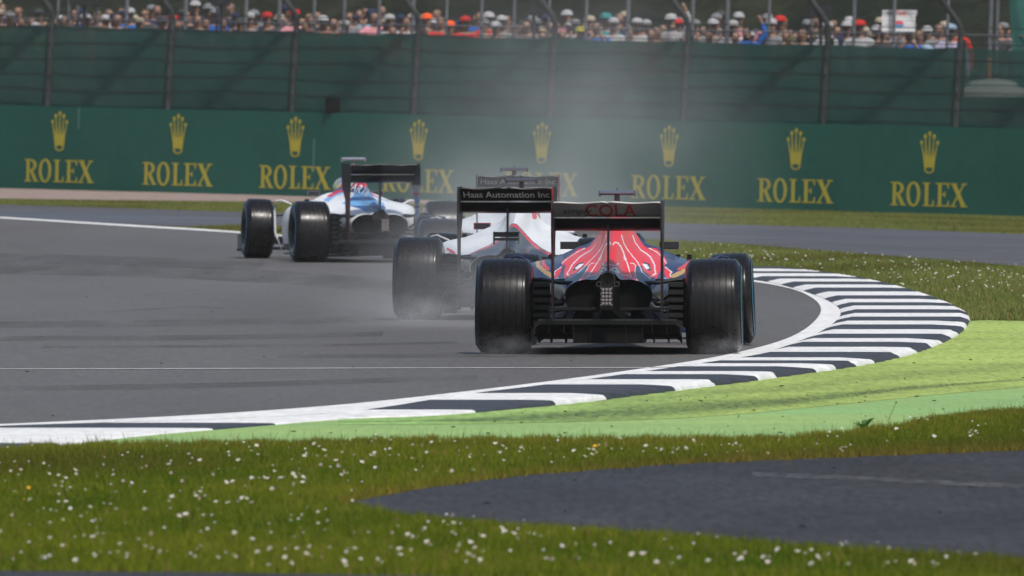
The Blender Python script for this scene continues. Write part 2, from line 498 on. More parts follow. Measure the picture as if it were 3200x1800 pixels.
def quad_bar(x0, y0, x1, y1, w0, w1=None):
    w1 = w0 if w1 is None else w1
    dx, dy = x1 - x0, y1 - y0; l = math.hypot(dx, dy); nx, ny = -dy / l, dx / l
    return [(x0 + nx * w0 / 2, y0 + ny * w0 / 2), (x0 - nx * w0 / 2, y0 - ny * w0 / 2), (x1 - nx * w1 / 2, y1 - ny * w1 / 2), (x1 + nx * w1 / 2, y1 + ny * w1 / 2)]
def ell(cx, cy, rx, ry, n=24, a0=0, a1=360):
    return [(cx + rx * math.cos(R(a0 + (a1 - a0) * i / n)), cy + ry * math.sin(R(a0 + (a1 - a0) * i / n))) for i in range(n if a1 - a0 >= 360 else n + 1)]
def ring(cx, cy, rx, ry, tx, ty, a0=0, a1=360, n=28):
    out = []
    for i in range(n):
        b0, b1 = R(a0 + (a1 - a0) * i / n), R(a0 + (a1 - a0) * (i + 1) / n)
        o = lambda b, ax, ay: (cx + ax * math.cos(b), cy + ay * math.sin(b))
        out.append([o(b0, rx, ry), o(b1, rx, ry), o(b1, rx - tx, ry - ty), o(b0, rx - tx, ry - ty)])
    return out
def serif(cx, y, w, up=1):
    return [(cx - w / 2, y), (cx + w / 2, y), (cx + w / 2 - 0.03, y + 0.055 * up), (cx - w / 2 + 0.03, y + 0.055 * up)]
def glyphs():
    """the five serif capitals on the barrier, unit cap height; list of (polygon)"""
    P = []
    x = 0.0
    # R
    P += [[(x + .115, 0), (x + .24, 0), (x + .24, 1), (x + .115, 1)], serif(x + .17, 0, .34), [(x, 1), (x + .30, 1), (x + .30, .945), (x + .03, .945)]]
    P += ring(x + .29, .735, .265, .265, .13, .075, -90, 90, 14)
    P += [[(x + .24, 1), (x + .30, 1), (x + .30, .925), (x + .24, .925)], [(x + .24, .545), (x + .30, .545), (x + .30, .47), (x + .24, .47)]]
    P += [quad_bar(x + .32, .50, x + .53, .02, .13, .12), serif(x + .55, 0, .22)]
    # O
    x = .67
    P += ring(x + .275, .5, .275, .53, .115, .085, 0, 360, 32)
    # L
    x = 1.30
    P += [[(x + .115, 0), (x + .24, 0), (x + .24, 1), (x + .115, 1)], serif(x + .17, 0, .34), serif(x + .17, 1, .34, -1), [(x + .24, 0), (x + .44, 0), (x + .44, .06), (x + .24, .06)], [(x + .40, 0), (x + .47, 0), (x + .48, .27), (x + .45, .27)]]
    # E
    x = 1.83
    P += [[(x + .115, 0), (x + .24, 0), (x + .24, 1), (x + .115, 1)], serif(x + .17, 0, .34), serif(x + .17, 1, .34, -1)]
    P += [[(x + .24, 0), (x + .50, 0), (x + .50, .06), (x + .24, .06)], [(x + .24, 1), (x + .50, 1), (x + .50, .94), (x + .24, .94)], [(x + .24, .49), (x + .38, .49), (x + .38, .55), (x + .24, .55)]]
    P += [[(x + .46, 0), (x + .54, 0), (x + .55, .27), (x + .52, .27)], [(x + .46, 1), (x + .54, 1), (x + .54, .75), (x + .51, .75)], [(x + .36, .40), (x + .40, .40), (x + .40, .64), (x + .36, .64)]]
    # X
    x = 2.44
    P += [quad_bar(x + .12, .98, x + .54, .02, .15), quad_bar(x + .08, .02, x + .54, .98, .065), serif(x + .11, 0, .27), serif(x + .55, 0, .30), serif(x + .13, 1, .30, -1), serif(x + .55, 1, .25, -1)]
    return P
GL = glyphs()
def crown():
    """five pointed crown, 1.0 high"""
    P = []; u = 1 / 395.0
    balls = [(0, 372, 15, 22), (-44, 345, 15, 22), (43, 345, 15, 22), (-80, 287, 14, 20), (79, 287, 14, 20)]
    for bx, by, rx, ry in balls:
        P.append(ell(bx * u, by * u, rx * u, ry * u, 12))
    roots = [(0, 0), (-28, -44), (28, 43), (-50, -80), (50, 79)]
    tops = [360, 332, 332, 275, 275]
    for (rx, tx), ty in zip(roots, tops):
        P.append(quad_bar(rx * u, 150 * u, (rx * 0.45 + tx * 0.55) * u, (150 * 0.5 + ty * 0.5) * u, 19 * u, 11 * u))
        P.append(quad_bar((rx * 0.45 + tx * 0.55) * u, (150 * 0.5 + ty * 0.5) * u, tx * u, ty * u, 10 * u, 6 * u))
    P.append([(-50 * u, 55 * u), (50 * u, 55 * u), (60 * u, 160 * u), (-60 * u, 160 * u)])
    P += ring(0, 36 * u, 49 * u, 36 * u, 14 * u, 13 * u, 0, 360, 20)
    return P
CR = crown()
def flat_print(polys, fn, m, name, base=0.004, step=0.0004):
    mb = MB()
    for i, p in enumerate(polys):
        mb.prism(p, lambda u, v, w, i=i: fn(u, v, base + (i % 9) * step if w else 0.0005), 1)
    return mb.mesh(name, m, False)

logos = [x * K for x in (147, 445, 740, 1050, 1360, 1680, 1999, 2335)]
logos = [logos[0] - 2 * 296 * K, logos[0] - 297 * K] + logos + [logos[-1] + 345 * K, logos[-1] + 695 * K]
def build_barrier():
    root = empty('advertising_barrier', W(WLEN / 2, 0))
    tag(root, 'long dark green advertising barrier with golden crowns and lettering', 'barrier')
    bpy.context.view_layer.update()
    inv = root.matrix_world.inverted()
    ts = [wall_t(p) for p in logos]
    cuts = [ts[0] - 1.1] + [(a + b) / 2 for a, b in zip(ts[:-1], ts[1:])] + [ts[-1] + 1.1]
    HB = 1.43
    for i, t in enumerate(ts):
        a, b = cuts[i] + 0.0015, cuts[i + 1] - 0.0015
        pts = []
        for tt in (a, b):
            for h, fr in ((-0.25, 0), (HB, 0), (HB, -0.12), (-0.25, -0.12)):
                pts.append(inv @ Vector(W(tt, h, fr)))
        me = MB().add(pts, [(0, 1, 5, 4), (1, 2, 6, 5), (2, 3, 7, 6), (3, 0, 4, 7), (0, 3, 2, 1), (4, 5, 6, 7)]).mesh('panel', m_barrier, False)
        pan = link('panel', me, root)
        ch = 0.69
        s = 0.385; wtot = 3.12 * 0.525
        fn = lambda u, v, w, t=t: inv @ Vector(W(t + u * ch * 1.22, 0.665 + v * ch, w))
        link('crown_emblem', flat_print(CR, fn, m_gold, 'crown_emblem'), pan)
        fn = lambda u, v, w, t=t: inv @ Vector(W(t - wtot / 2 + u * 0.525, 0.128 + v * s, w))
        link('lettering', flat_print(GL, fn, m_gold, 'lettering'), pan)
        for k_, (spx, h0, h1) in enumerate(((240, 1.05, 1.42), (976, .42, .98))):
            st = wall_t(spx)
            if a < st < b:
                link('pale_scuff', flat_print([[(0, h0), (.022, h0), (.026, h1), (.004, h1)]], lambda u, v, w, st=st: inv @ Vector(W(st + u, v, w)), mat('scuffed_print', (.09, .17, .15), .6), 'pale_scuff'), pan)
build_barrier()

# debris fence above the barrier: posts, cables, green screen, wire mesh
def build_fence():
    root = empty('debris_fence', W(WLEN / 2, 0, -0.5))
    tag(root, 'tall debris fence with cranked steel posts and dark green screening', 'fence')
    bpy.context.view_layer.update()
    inv = root.matrix_world.inverted()
    L_ = lambda t, h, f: inv @ Vector(W(t, h, f))
    posts = [x * K for x in (-560, -230, 75, 378, 690, 997, 1340, 1675, 2027, 2360, 2700, 3040)]
    pt = [wall_t(p) for p in posts]
    m_post = mat('weathered_fence_post', (0.052, 0.055, 0.056), 0.7, 0.25, var=0.4, vscale=2)
    for t in pt:
        mb = MB()
        lean = 0.075
        def pp(h, dx=0, f=-0.40): return L_(t + lean * (h - 1.5) * 0.6 + dx, h, f)
        path = [pp(0.0), pp(1.5), pp(2.7), pp(3.0), pp(3.12, -0.02, -0.36), pp(3.9, -0.36, 0.2), pp(4.7, -0.70, 0.8)]
        mb.tube(path, 0.050, 8)
        # flange stiffener behind each post
        mb.tube([pp(0.0, 0.07, -0.46), pp(2.85, 0.05, -0.46)], 0.032, 6)
        link('post', mb.mesh('post', m_post), root)
    t0, t1 = pt[0], pt[-1]
    m_cable = mat('steel_cable', (0.05, 0.05, 0.055), 0.5, metal=0.5)
    for h in (1.72, 1.98, 2.25, 2.52, 2.78, 3.05):
        mb = MB()
        mb.tube([L_(t0 + (t1 - t0) * i / 40, h + 0.006 * math.sin(i * 1.9), -0.345) for i in range(41)], 0.007, 5)
        link('cable', mb.mesh('cable', m_cable), root)
    # screening cloth, slightly billowed between posts
    m_scr = bpy.data.materials.new('green_screen_netting'); m_scr.use_nodes = True
    nt = m_scr.node_tree; b = nt.nodes['Principled BSDF']
    b.inputs['Roughness'].default_value = 0.85; b.inputs['Specular IOR Level'].default_value = 0.15
    tcn = nt.nodes.new('ShaderNodeTexCoord'); nz = nt.nodes.new('ShaderNodeTexNoise'); nz.inputs['Scale'].default_value = 0.55; nz.inputs['Detail'].default_value = 6
    mp = nt.nodes.new('ShaderNodeMapping'); mp.inputs['Scale'].default_value = (1, 1, 1.6)
    nt.links.new(tcn.outputs['Object'], mp.inputs[0]); nt.links.new(mp.outputs[0], nz.inputs['Vector'])
    cr = nt.nodes.new('ShaderNodeValToRGB')
    cr.color_ramp.elements[0].position = 0.33; cr.color_ramp.elements[0].color = (0.018, 0.076, 0.062, 1)
    cr.color_ramp.elements[1].position = 0.68; cr.color_ramp.elements[1].color = (0.036, 0.092, 0.082, 1)
    nt.links.new(nz.outputs['Fac'], cr.inputs[0]); nt.links.new(cr.outputs[0], b.inputs['Base Color'])
    trn = nt.nodes.new('ShaderNodeBsdfTransparent'); ms = nt.nodes.new('ShaderNodeMixShader'); ms.inputs[0].default_value = 0.085
    nt.links.new(b.outputs[0], ms.inputs[1]); nt.links.new(trn.outputs[0], ms.inputs[2])
    nt.links.new(ms.outputs[0], nt.nodes['Material Output'].inputs['Surface'])
    m_net = m_scr.copy(); m_net.name = 'thin_green_netting'; m_net.node_tree.nodes['Mix Shader'].inputs[0].default_value = 0.13
    ms.inputs[0].default_value = 0.02
    for a, bb in zip(pt[:-1], pt[1:]):
        nx, nh = 28, 22; vs = []
        for j in range(nh + 1):
            for i in range(nx + 1):
                u, v = i / nx, j / nh
                top = 2.84 - 0.0055 * (a + (bb - a) * u) - 0.025 * math.sin(math.pi * u) + 0.006 * math.sin(a * 3 + u * 17)
                h = 0.9 + (top - 0.9) * v
                bulge = 0.02 * math.sin(math.pi * u) * math.sin(v * 9 + a) + 0.006 * math.sin(u * 31 + v * 13 + a * 7)
                vs.append(L_(a + (bb - a) * u + 0.045 * (h - 1.5), h, -0.43 + bulge * 0.6))
        n = nx + 1
        fs = [(j * n + i, j * n + i + 1, (j + 1) * n + i + 1, (j + 1) * n + i) for j in range(nh) for i in range(nx)]
        link('screen_cloth', MB().add(vs, fs).mesh('screen_cloth', m_net if a >= pt[9] - .01 else m_scr), root)
    # wire mesh over everything
    mb = MB(); w = 0.005
    tt = t0
    while tt < t1:
        mb.add([L_(tt, 1.5, -0.33), L_(tt + w, 1.5, -0.33), L_(tt + w + 0.1, 4.1, -0.33), L_(tt + 0.1, 4.1, -0.33)], [(0, 1, 2, 3)])
        tt += 0.06
    h = 1.53
    while h < 4.1:
        mb.add([L_(t0, h, -0.328), L_(t1, h, -0.328), L_(t1, h + w, -0.328), L_(t0, h + w, -0.328)], [(0, 1, 2, 3)])
        h += 0.06
    o = link('wire_mesh', mb.mesh('wire_mesh', mat('wire', (0.05, 0.062, 0.06), 0.7, .2), False), root)
    o['kind'] = 'stuff'
build_fence()

# spectator bank behind the fence
def Bk(px, back, h):
    t = wall_t(px); p = WA + WDIR * t
    d = p[1] + back; x = (px - 1600) / F * d
    return (x - TILT * h, d, TILT * x + h)
BANK = [(0.9, -0.3), (1.6, 0.5), (2.6, 1.34), (9.5, 1.60), (13, 2.1), (20, 4.2), (34, 9.5), (60, 15)]
def bank_h(back):
    return float(np.interp(back, [b for b, _ in BANK], [h for _, h in BANK]))
m_bank = mat('dark_bank_grass', (0.012, 0.015, 0.010), 0.95, 0.05, second=(0.022, 0.024, 0.014), var=0.35, vscale=0.5, fine=0.4, fscale=6, bump=0.5, bscale=8)
def build_bank():
    pxs = np.linspace(-2600, 5800, 57); vs = []
    backs = [0.9, 1.6, 2.6, 4, 6, 8, 9.5, 11, 13, 15, 17.5, 20, 24, 29, 34, 45, 60]
    for bk in backs:
        for px in pxs:
            p = Bk(px, bk, bank_h(bk)); vs.append((p[0], p[1], p[2] + (0.12 * math.sin(px * 0.013 + bk) if bk > 11 else 0)))
    n = len(pxs)
    fs = [(j * n + i, j * n + i + 1, (j + 1) * n + i + 1, (j + 1) * n + i) for j in range(len(backs) - 1) for i in range(n - 1)]
    o = link('spectator_bank', np_mesh('spectator_bank', vs, fs, m_bank, True)); o['kind'] = 'structure'
build_bank()

# ------------------------------------------------------------------ racing cars
def hermite(xs, vs, q):
    """smooth interpolation of vs (n,k) given at xs, at points q"""
    xs = np.asarray(xs, float); vs = np.asarray(vs, float); q = np.asarray(q, float)
    m = np.gradient(vs, xs, axis=0)
    i = np.clip(np.searchsorted(xs, q) - 1, 0, len(xs) - 2)
    h = (xs[i + 1] - xs[i]); t = ((q - xs[i]) / h)
    sh = (-1,) + (1,) * (vs.ndim - 1)
    t = t.reshape(sh); h = h.reshape(sh)
    return (2 * t**3 - 3 * t**2 + 1) * vs[i] + (t**3 - 2 * t**2 + t) * h * m[i] + (-2 * t**3 + 3 * t**2) * vs[i + 1] + (t**3 - t**2) * h * m[i + 1]

STATIONS = [
 (-0.24, [(0, .555), (.045, .545), (.085, .508), (.155, .508), (.225, .490), (.285, .445), (.300, .395), (.275, .33), (.22, .285)]),
 (0.15, [(0, .645), (.040, .615), (.090, .550), (.170, .552), (.260, .532), (.335, .480), (.355, .40), (.335, .30), (.28, .22)]),
 (0.60, [(0, .770), (.036, .725), (.090, .632), (.180, .590), (.300, .566), (.410, .515), (.450, .42), (.440, .28), (.39, .15)]),
 (1.10, [(0, .885), (.055, .840), (.105, .730), (.200, .650), (.370, .616), (.530, .570), (.595, .45), (.590, .28), (.56, .12)]),
 (1.50, [(0, .945), (.065, .915), (.105, .820), (.190, .700), (.400, .634), (.610, .585), (.685, .46), (.690, .28), (.66, .11)]),
 (1.64, [(0, .950), (.070, .920), (.110, .830), (.210, .715), (.420, .638), (.630, .585), (.700, .46), (.705, .28), (.68, .11)]),
 (1.74, [(0, .780), (.080, .765), (.150, .745), (.250, .715), (.430, .640), (.640, .580), (.705, .46), (.710, .28), (.69, .11)]),
 (1.95, [(0, .660), (.100, .665), (.190, .720), (.285, .690), (.440, .620), (.640, .560), (.705, .45), (.710, .29), (.69, .12)]),
 (2.10, [(0, .640), (.100, .645), (.190, .700), (.280, .660), (.430, .590), (.620, .530), (.685, .44), (.690, .30), (.67, .13)]),
]
def body_grid(ny=140, nx=200):
    ys = np.linspace(-0.24, 2.10, ny)
    cp = hermite([s[0] for s in STATIONS], [s[1] for s in STATIONS], ys)     # ny,9,2
    ks = np.linspace(0, 8, nx)
    sec = hermite(np.arange(9), cp.transpose(1, 0, 2), ks)                     # nx,ny,2
    half = np.zeros((ny, nx, 3))
    half[:, :, 0] = np.maximum(sec[:, :, 0].T, 0); half[:, :, 1] = ys[:, None]; half[:, :, 2] = sec[:, :, 1].T
    half[:, 0, 0] = 0
    left = half[:, 1:, :][:, ::-1].copy(); left[:, :, 0] *= -1
    return np.concatenate([left, half], 1)
BODY = body_grid()

def dist_poly(q, v, pts):
    d = np.full(len(q), 9.0)
    for (x0, y0), (x1, y1) in zip(pts[:-1], pts[1:]):
        ex, ey = x1 - x0, y1 - y0; l2 = ex * ex + ey * ey + 1e-12
        t = np.clip(((q - x0) * ex + (v - y0) * ey) / l2, 0, 1)
        d = np.minimum(d, np.hypot(q - (x0 + t * ex), v - (y0 + t * ey)))
    return d
def bullmap(pts):
    """artwork drawn on the right half of the engine cover, seen from behind, in metres from the centre line"""
    out = []
    for zx, zy in pts:
        c = 1130 - zy / 1060 * 68
        out.append(((zx - c) / 2365.0, (1109 - (740 + zy / 5.152)) / 459.0))
    return out
NAVY, RED, WHT, GOLD = np.array([.016, .028, .085]), np.array([.68, .012, .010]), np.array([.78, .78, .78]), np.array([.42, .27, .10])
def livery_bull(p):
    q = np.abs(p[:, 0]); v = p[:, 2] + 0.018 * p[:, 1] + 0.004
    col = np.tile(NAVY, (len(q), 1))
    spine = (v > 0.80) & (q < 0.14); col[spine] = RED
    reds = [[(1100, -60), (1480, -60), (1490, 20), (1570, 130), (1650, 180), (1545, 210), (1600, 400), (1590, 470), (1480, 470), (1500, 600), (1560, 745), (1440, 665), (1300, 625), (1180, 560), (1040, 560), (1040, -60)],
            [(1540, 205), (1650, 185), (1800, 330), (1885, 430), (1880, 520), (1832, 690), (1780, 640), (1750, 690), (1690, 620), (1580, 500), (1600, 380)],
            [(1640, 150), (1760, 170), (1880, 290), (1960, 380), (1930, 470), (1880, 430), (1790, 330)],
            [(1930, 470), (2050, 560), (2030, 600), (2040, 650), (1990, 690), (1960, 640), (1940, 600)]]
    for r in reds:
        col[in_poly(q, v, bullmap(r))] = RED
    strokes = [([(1140, 125), (1165, 88), (1205, 92), (1255, 160), (1290, 260), (1310, 340), (1350, 430), (1400, 560), (1445, 655)], 15),
               ([(1255, -40), (1290, 100), (1340, 200), (1420, 310), (1490, 390), (1540, 470), (1600, 570), (1740, 685)], 9),
               ([(1540, 210), (1620, 260), (1690, 320), (1740, 400), (1770, 450), (1790, 540), (1812, 600), (1775, 612)], 15),
               ([(1640, 165), (1760, 225), (1880, 325), (1950, 420)], 9), ([(1480, 480), (1490, 560), (1520, 650), (1562, 750)], 7),
               ([(1935, 478), (2050, 568), (2025, 600), (2035, 645)], 9), ([(1290, 622), (1360, 628), (1440, 660)], 9),
               ([(1400, -40), (1440, 80), (1530, 210)], 9), ([(1290, 330), (1330, 350), (1300, 372)], 9), ([(1390, 420), (1450, 430), (1490, 480)], 7),
               ([(1062, 450), (1120, 455), (1180, 470), (1230, 440)], 8), ([(1790, 620), (1760, 640), (1720, 650)], 7)]
    for pts, w in strokes:
        col[dist_poly(q, v, bullmap(pts)) < w * 0.40 / 2365 + 0.0007] = WHT
    blk = [(1590, 400), (1690, 430), (1735, 555), (1690, 545), (1600, 490)]
    col[in_poly(q, v, bullmap(blk))] = (.01, .01, .012)
    col[in_poly(q, v, bullmap([(1575, 430), (1650, 440), (1705, 510), (1660, 528), (1610, 485)]))] = WHT
    col[in_poly(q, v, bullmap([(1110, 545), (1150, 505), (1210, 500), (1255, 570), (1245, 610), (1185, 570)]))] = WHT
    col[in_poly(q, v, bullmap([(1150, 530), (1200, 525), (1215, 560), (1180, 555)]))] = (.02, .02, .03)
    side = q > 0.36
    col[side & (dist_poly(q, v, [(.415, .535), (.47, .565), (.53, .61), (.56, .66)]) < 0.014)] = GOLD
    col[side & (dist_poly(q, v, [(.45, .585), (.49, .615), (.515, .655)]) < 0.011)] = (.55, .05, .04)
    col[side & (dist_poly(q, v, [(.33, .525), (.42, .505), (.52, .49)]) < 0.010)] = (.20, .23, .30)
    return col
GREY = np.array([.055, .058, .068])
def livery_white_red(p):
    q = np.abs(p[:, 0]); v = p[:, 2] + 0.016 * p[:, 1]
    col = np.tile(np.array([.66, .67, .68]), (len(q), 1))
    zr = np.interp(q, [0, .025, .06, .10, .15, .22, .30, .40, .60], [.755, .748, .705, .655, .61, .565, .525, .485, .46])
    body = p[:, 1] < 1.25
    col[body & (v < zr)] = GREY
    col[body & (v < zr) & (v > zr - 0.020)] = (.60, .03, .03)
    col[body & (v >= zr) & (v < zr + 0.006)] = (.03, .03, .035)
    for a, b in (([(.47, .50), (.50, .535), (.56, .56)], .011), ([(.44, .475), (.49, .505), (.545, .52)], .009)):
        col[(p[:, 0] < 0) & (dist_poly(q, v, a) < b)] = (.55, .04, .04)
    col[(dist_poly(p[:, 0], v, [(.095, .90), (.115, .81)]) < .012) & (p[:, 1] > .6)] = (.6, .08, .09)
    col[(v < .24)] = (.03, .03, .035)
    return col
def livery_white_blue(p):
    q = np.abs(p[:, 0]); v = p[:, 2] + 0.012 * p[:, 1]
    col = np.tile(np.array([.70, .71, .72]), (len(q), 1))
    lb, db, rd = np.array([.15, .38, .68]), np.array([.022, .07, .22]), np.array([.58, .03, .045])
    lim = np.interp(v, [.50, .54, .62, .70, .80, .95], [.02, .10, .22, .235, .19, .16])
    cen = (q < lim) & (p[:, 1] < np.where(v < .745, .95, 1.72))
    for lo, hi, c in ((.50, .60, db), (.60, .655, lb), (.655, .695, db), (.695, .745, lb), (.745, .80, db), (.80, .905, rd), (.905, .94, lb), (.94, 1.1, rd)):
        col[cen & (v >= lo) & (v < hi)] = c
    edge = (p[:, 1] > 1.0) & (p[:, 1] < 2.1)
    col[edge & (dist_poly(q, v, [(.16, .74), (.24, .70), (.33, .655)]) < .012)] = lb
    col[edge & (dist_poly(q, v, [(.14, .77), (.20, .735), (.26, .705)]) < .012)] = rd
    col[(v < .20)] = (.03, .03, .035)
    return col

m_car = mat('lacquered_bodywork', (1, 1, 1), 0.26, 0.17, coat=0.06, attr='paint', var=0.05, vscale=6)
m_carbon = mat('carbon_fibre', (0.007, 0.007, 0.008), 0.36, 0.3, var=0.3, vscale=12)
m_matt = mat('dark_duct', (0.013, 0.0135, 0.014), 0.6, 0.4, var=0.3, vscale=10)
m_tyre = mat('wet_tyre_rubber', (0.008, 0.008, 0.009), 0.28, 0.24, var=0.25, vscale=14, rvar=0.05)
m_band = mat('blue_tyre_band', (0.025, 0.16, 0.32), 0.5)
m_rim = mat('dark_wheel_rim', (0.02, 0.02, 0.022), 0.4, metal=0.6)
m_pipe = mat('heat_stained_pipe', (0.20, 0.18, 0.15), 0.4, metal=0.8)
m_shade_matt_black = mat('shade_matt_black', (0.006, 0.006, 0.006), 0.9, 0.1)  # near-black: shade painted into hollows, plain colour of fins, visor and crumbs
m_lens = mat('rain_light_lens', (0.17, 0.145, 0.145), 0.25, 0.4)
m_bolt = mat('bright_bolt', (0.75, 0.75, 0.75), 0.3, metal=0.5)
m_whitewing = mat('white_wing_print', (0.27, 0.27, 0.265), 0.4, var=0.05, vscale=5)
m_redprint = mat('red_print', (0.36, 0.012, 0.014), 0.45)
m_blackprint = mat('dark_print', (0.03, 0.025, 0.025), 0.5)
m_whiteprint = mat('white_print', (0.85, 0.85, 0.85), 0.4)
m_mirror = mat('mirror_glass', (0.25, 0.26, 0.28), 0.08, metal=1.0)
CACHE = {}
def part(name, key, fn, mats, parent, smooth_=True, angle=35, loc=None, rot=None):
    k = (name, key)
    if k not in CACHE:
        CACHE[k] = fn().mesh(name, mats, smooth_, angle)
    return link(name, CACHE[k], parent, loc, rot)

def tyre_mesh(w, rad, rear):
    h = w / 2
    prof = [(-h + .03, .168), (-h + .008, .19), (-h, .225), (-h + .002, .262), (-h + .013, .288), (-h + .032, rad - .013)]
    gro = [-.36, -.25, -.13, 0.0, .13, .25, .36] if rear else [-.33, -.17, 0, .17, .33]
    tw = 2 * h - .085
    crown_r = lambda a: rad - .010 * (abs(a) / h) ** 2.4
    prof.append((-h + .0425, crown_r(-h + .0425)))
    for gq in gro:
        a = gq * w * 0.94; gw = .0045 if gq else .006
        prof += [(a - gw, crown_r(a)), (a - gw * .8, crown_r(a) - .007), (a + gw * .8, crown_r(a) - .007), (a + gw, crown_r(a))]
        nxt = a + 0.055 * w
        if gq != gro[-1]: prof.append((nxt, crown_r(nxt)))
    prof += [(h - .0425, crown_r(h - .0425)), (h - .032, rad - .013), (h - .013, .288), (h - .002, .262), (h, .225), (h - .008, .19), (h - .03, .168)]
    # cross cuts: shallow angled sipes as small radius dips
    mb = MB(); n = 96
    vs, fs = [], []
    for j, (a, r) in enumerate(prof):
        for k in range(n):
            th = 2 * math.pi * k / n
            rr = r
            vs.append((a, rr * math.cos(th), rr * math.sin(th)))
    for i in range(len(prof) - 1):
        for k in range(n):
            fs.append((i * n + k, i * n + (k + 1) % n, (i + 1) * n + (k + 1) % n, (i + 1) * n + k))
    return mb.add(vs, fs)
def band_mesh(w, s):
    mb = MB(); h = w / 2
    return mb.lathe([(s * (h - .0026), .276), (s * (h + .0006), .264), (s * (h + .0012), .256)], 64)
def rim_mesh(w, s):
    mb = MB(); h = w / 2
    mb.lathe([(-h + .035, .170), (-h + .02, .172), (-h + .022, .150), (-.02, .140), (h - .022, .150), (h - .02, .172), (h - .035, .170)], 40)
    o = s * (h - .07)
    mb.lathe([(o, .03), (o + s * .02, .035), (o + s * .02, .05), (o - s * .01, .06)], 20)
    for k in range(10):
        a = 2 * math.pi * k / 10
        c, sn = math.cos(a), math.sin(a)
        mb.tube([(o, .04 * c, .04 * sn), (o - s * .01, .10 * c, .10 * sn), (o + s * .015, .15 * c, .15 * sn)], [.012, .010, .012], 6)
    mb.lathe([(o - s * .03, .0), (o - s * .03, .148)], 32)
    return mb

def wing_section(pts, xs, mb, thick):
    """blade spanning xs from a chord polyline pts[(y,z)] with thickness"""
    P = np.array(pts, float)
    T = np.gradient(P, axis=0); T /= np.linalg.norm(T, axis=1)[:, None]
    Nn = np.stack([-T[:, 1], T[:, 0]], 1)
    th = np.interp(np.linspace(0, 1, len(P)), [0, .15, .5, 1], [thick * .5, thick, thick * .8, thick * .25])[:, None]
    ringp = np.concatenate([P + Nn * th / 2, (P - Nn * th / 2)[::-1]])
    mb.loft([[(x, p[0], p[1]) for p in ringp] for x in xs])
    return mb
FL0, FL1 = (-0.275, 0.938), (-0.50, 1.034)      # flap leading and trailing edge (y, z)
def main_plane():
    pts = [(-.02, .900), (-.05, .872), (-.10, .852), (-.16, .846), (-.22, .858), (-.27, .884), (-.31, .922)]
    return wing_section(pts, np.linspace(-.362, .362, 9), MB(), .022)
def flap_plane():
    mb = MB(); n = 33; rings = []
    for i in range(n):
        x = -.362 + .724 * i / (n - 1)
        k = 0.005 * math.cos(x / .362 * math.pi * 1.9) * (1 - (abs(x) / .362) ** 6) - (0.006 if abs(x) < .012 else 0)
        y1, z1 = FL1[0] - k * 1.5, FL1[1] + k
        a = [(FL0[0] + (y1 - FL0[0]) * t, FL0[1] + (z1 - FL0[1]) * t) for t in (0, .33, .66, 1)]
        nrm = Vector((-(z1 - FL0[1]), (y1 - FL0[0]))).normalized() * .005
        rings.append([(x, p[0] - nrm[0], p[1] - nrm[1]) for p in a] + [(x, p[0] + nrm[0], p[1] + nrm[1]) for p in a[::-1]])
    return mb.loft(rings)
def endplate(kind, s):
    zs = np.r_[np.linspace(.235, .78, 34), np.linspace(.79, 1.045, 16)]
    mb = MB(); rows = []
    for z in zs:
        y0 = float(np.interp(z, [.235, .40, .74, .82, 1.0, 1.045], [-.50, -.53, -.56, -.60, -.60, -.585]))
        y1 = float(np.interp(z, [.235, .40, .66, .80, .92, 1.045], [-.28, -.30, -.26, -.06, -.02, -.03]))
        rows.append((y0, y1, z))
    me_v, me_f, cols = [], [], []
    NY = 10
    x0 = s * .376
    for side in (0, 1):
        for (y0, y1, z) in rows:
            for j in range(NY):
                me_v.append((x0 - s * .011 * side, y0 + (y1 - y0) * j / (NY - 1), z))
    nr = len(rows)
    for side in (0, 1):
        o = side * nr * NY
        for i in range(nr - 1):
            for j in range(NY - 1):
                me_f.append((o + i * NY + j, o + i * NY + j + 1, o + (i + 1) * NY + j + 1, o + (i + 1) * NY + j))
    o = nr * NY
    for i in range(nr - 1):
        for j in (0, NY - 1):
            me_f.append((i * NY + j, (i + 1) * NY + j, o + (i + 1) * NY + j, o + i * NY + j))
    for i in (0, nr - 1):
        for j in range(NY - 1):
            me_f.append((i * NY + j, i * NY + j + 1, o + i * NY + j + 1, o + i * NY + j))
    V = np.array(me_v)
    C = np.tile(np.array([.014, .014, .016]), (len(V), 1))
    rear = V[:, 1] < -.50
    if kind == 'bull':
        C[:] = (.02, .022, .035); C[rear & (V[:, 2] > .35)] = (.028, .013, .012)
        C[(V[:, 2] > .80) & ~rear] = (.03, .04, .10)
    elif kind == 'white_red':
        C[:] = (.035, .036, .04); C[(V[:, 2] > .5) & (V[:, 2] < .84)] = (.075, .077, .08)
        C[rear & (s > 0) & (V[:, 2] > .45)] = (.17, .02, .02)
    else:
        inner = np.arange(len(V)) >= nr * NY
        zz = V[:, 2]
        C[zz < .84] = (.05, .03, .03)
        for lo, hi, c in ((.40, .82, (.42, .43, .45)), (.62, .70, (.10, .25, .45)), (.57, .60, (.02, .06, .2)), (.71, .735, (.4, .03, .04)), (.50, .55, (.10, .25, .45))):
            C[inner & (zz > lo) & (zz < hi) & (s > 0)] = c
        C[(~inner) & (s < 0) & (zz > .42) & (zz < .75)] = (.13, .05, .05)
    mb.add(me_v, me_f)
    return mb, C
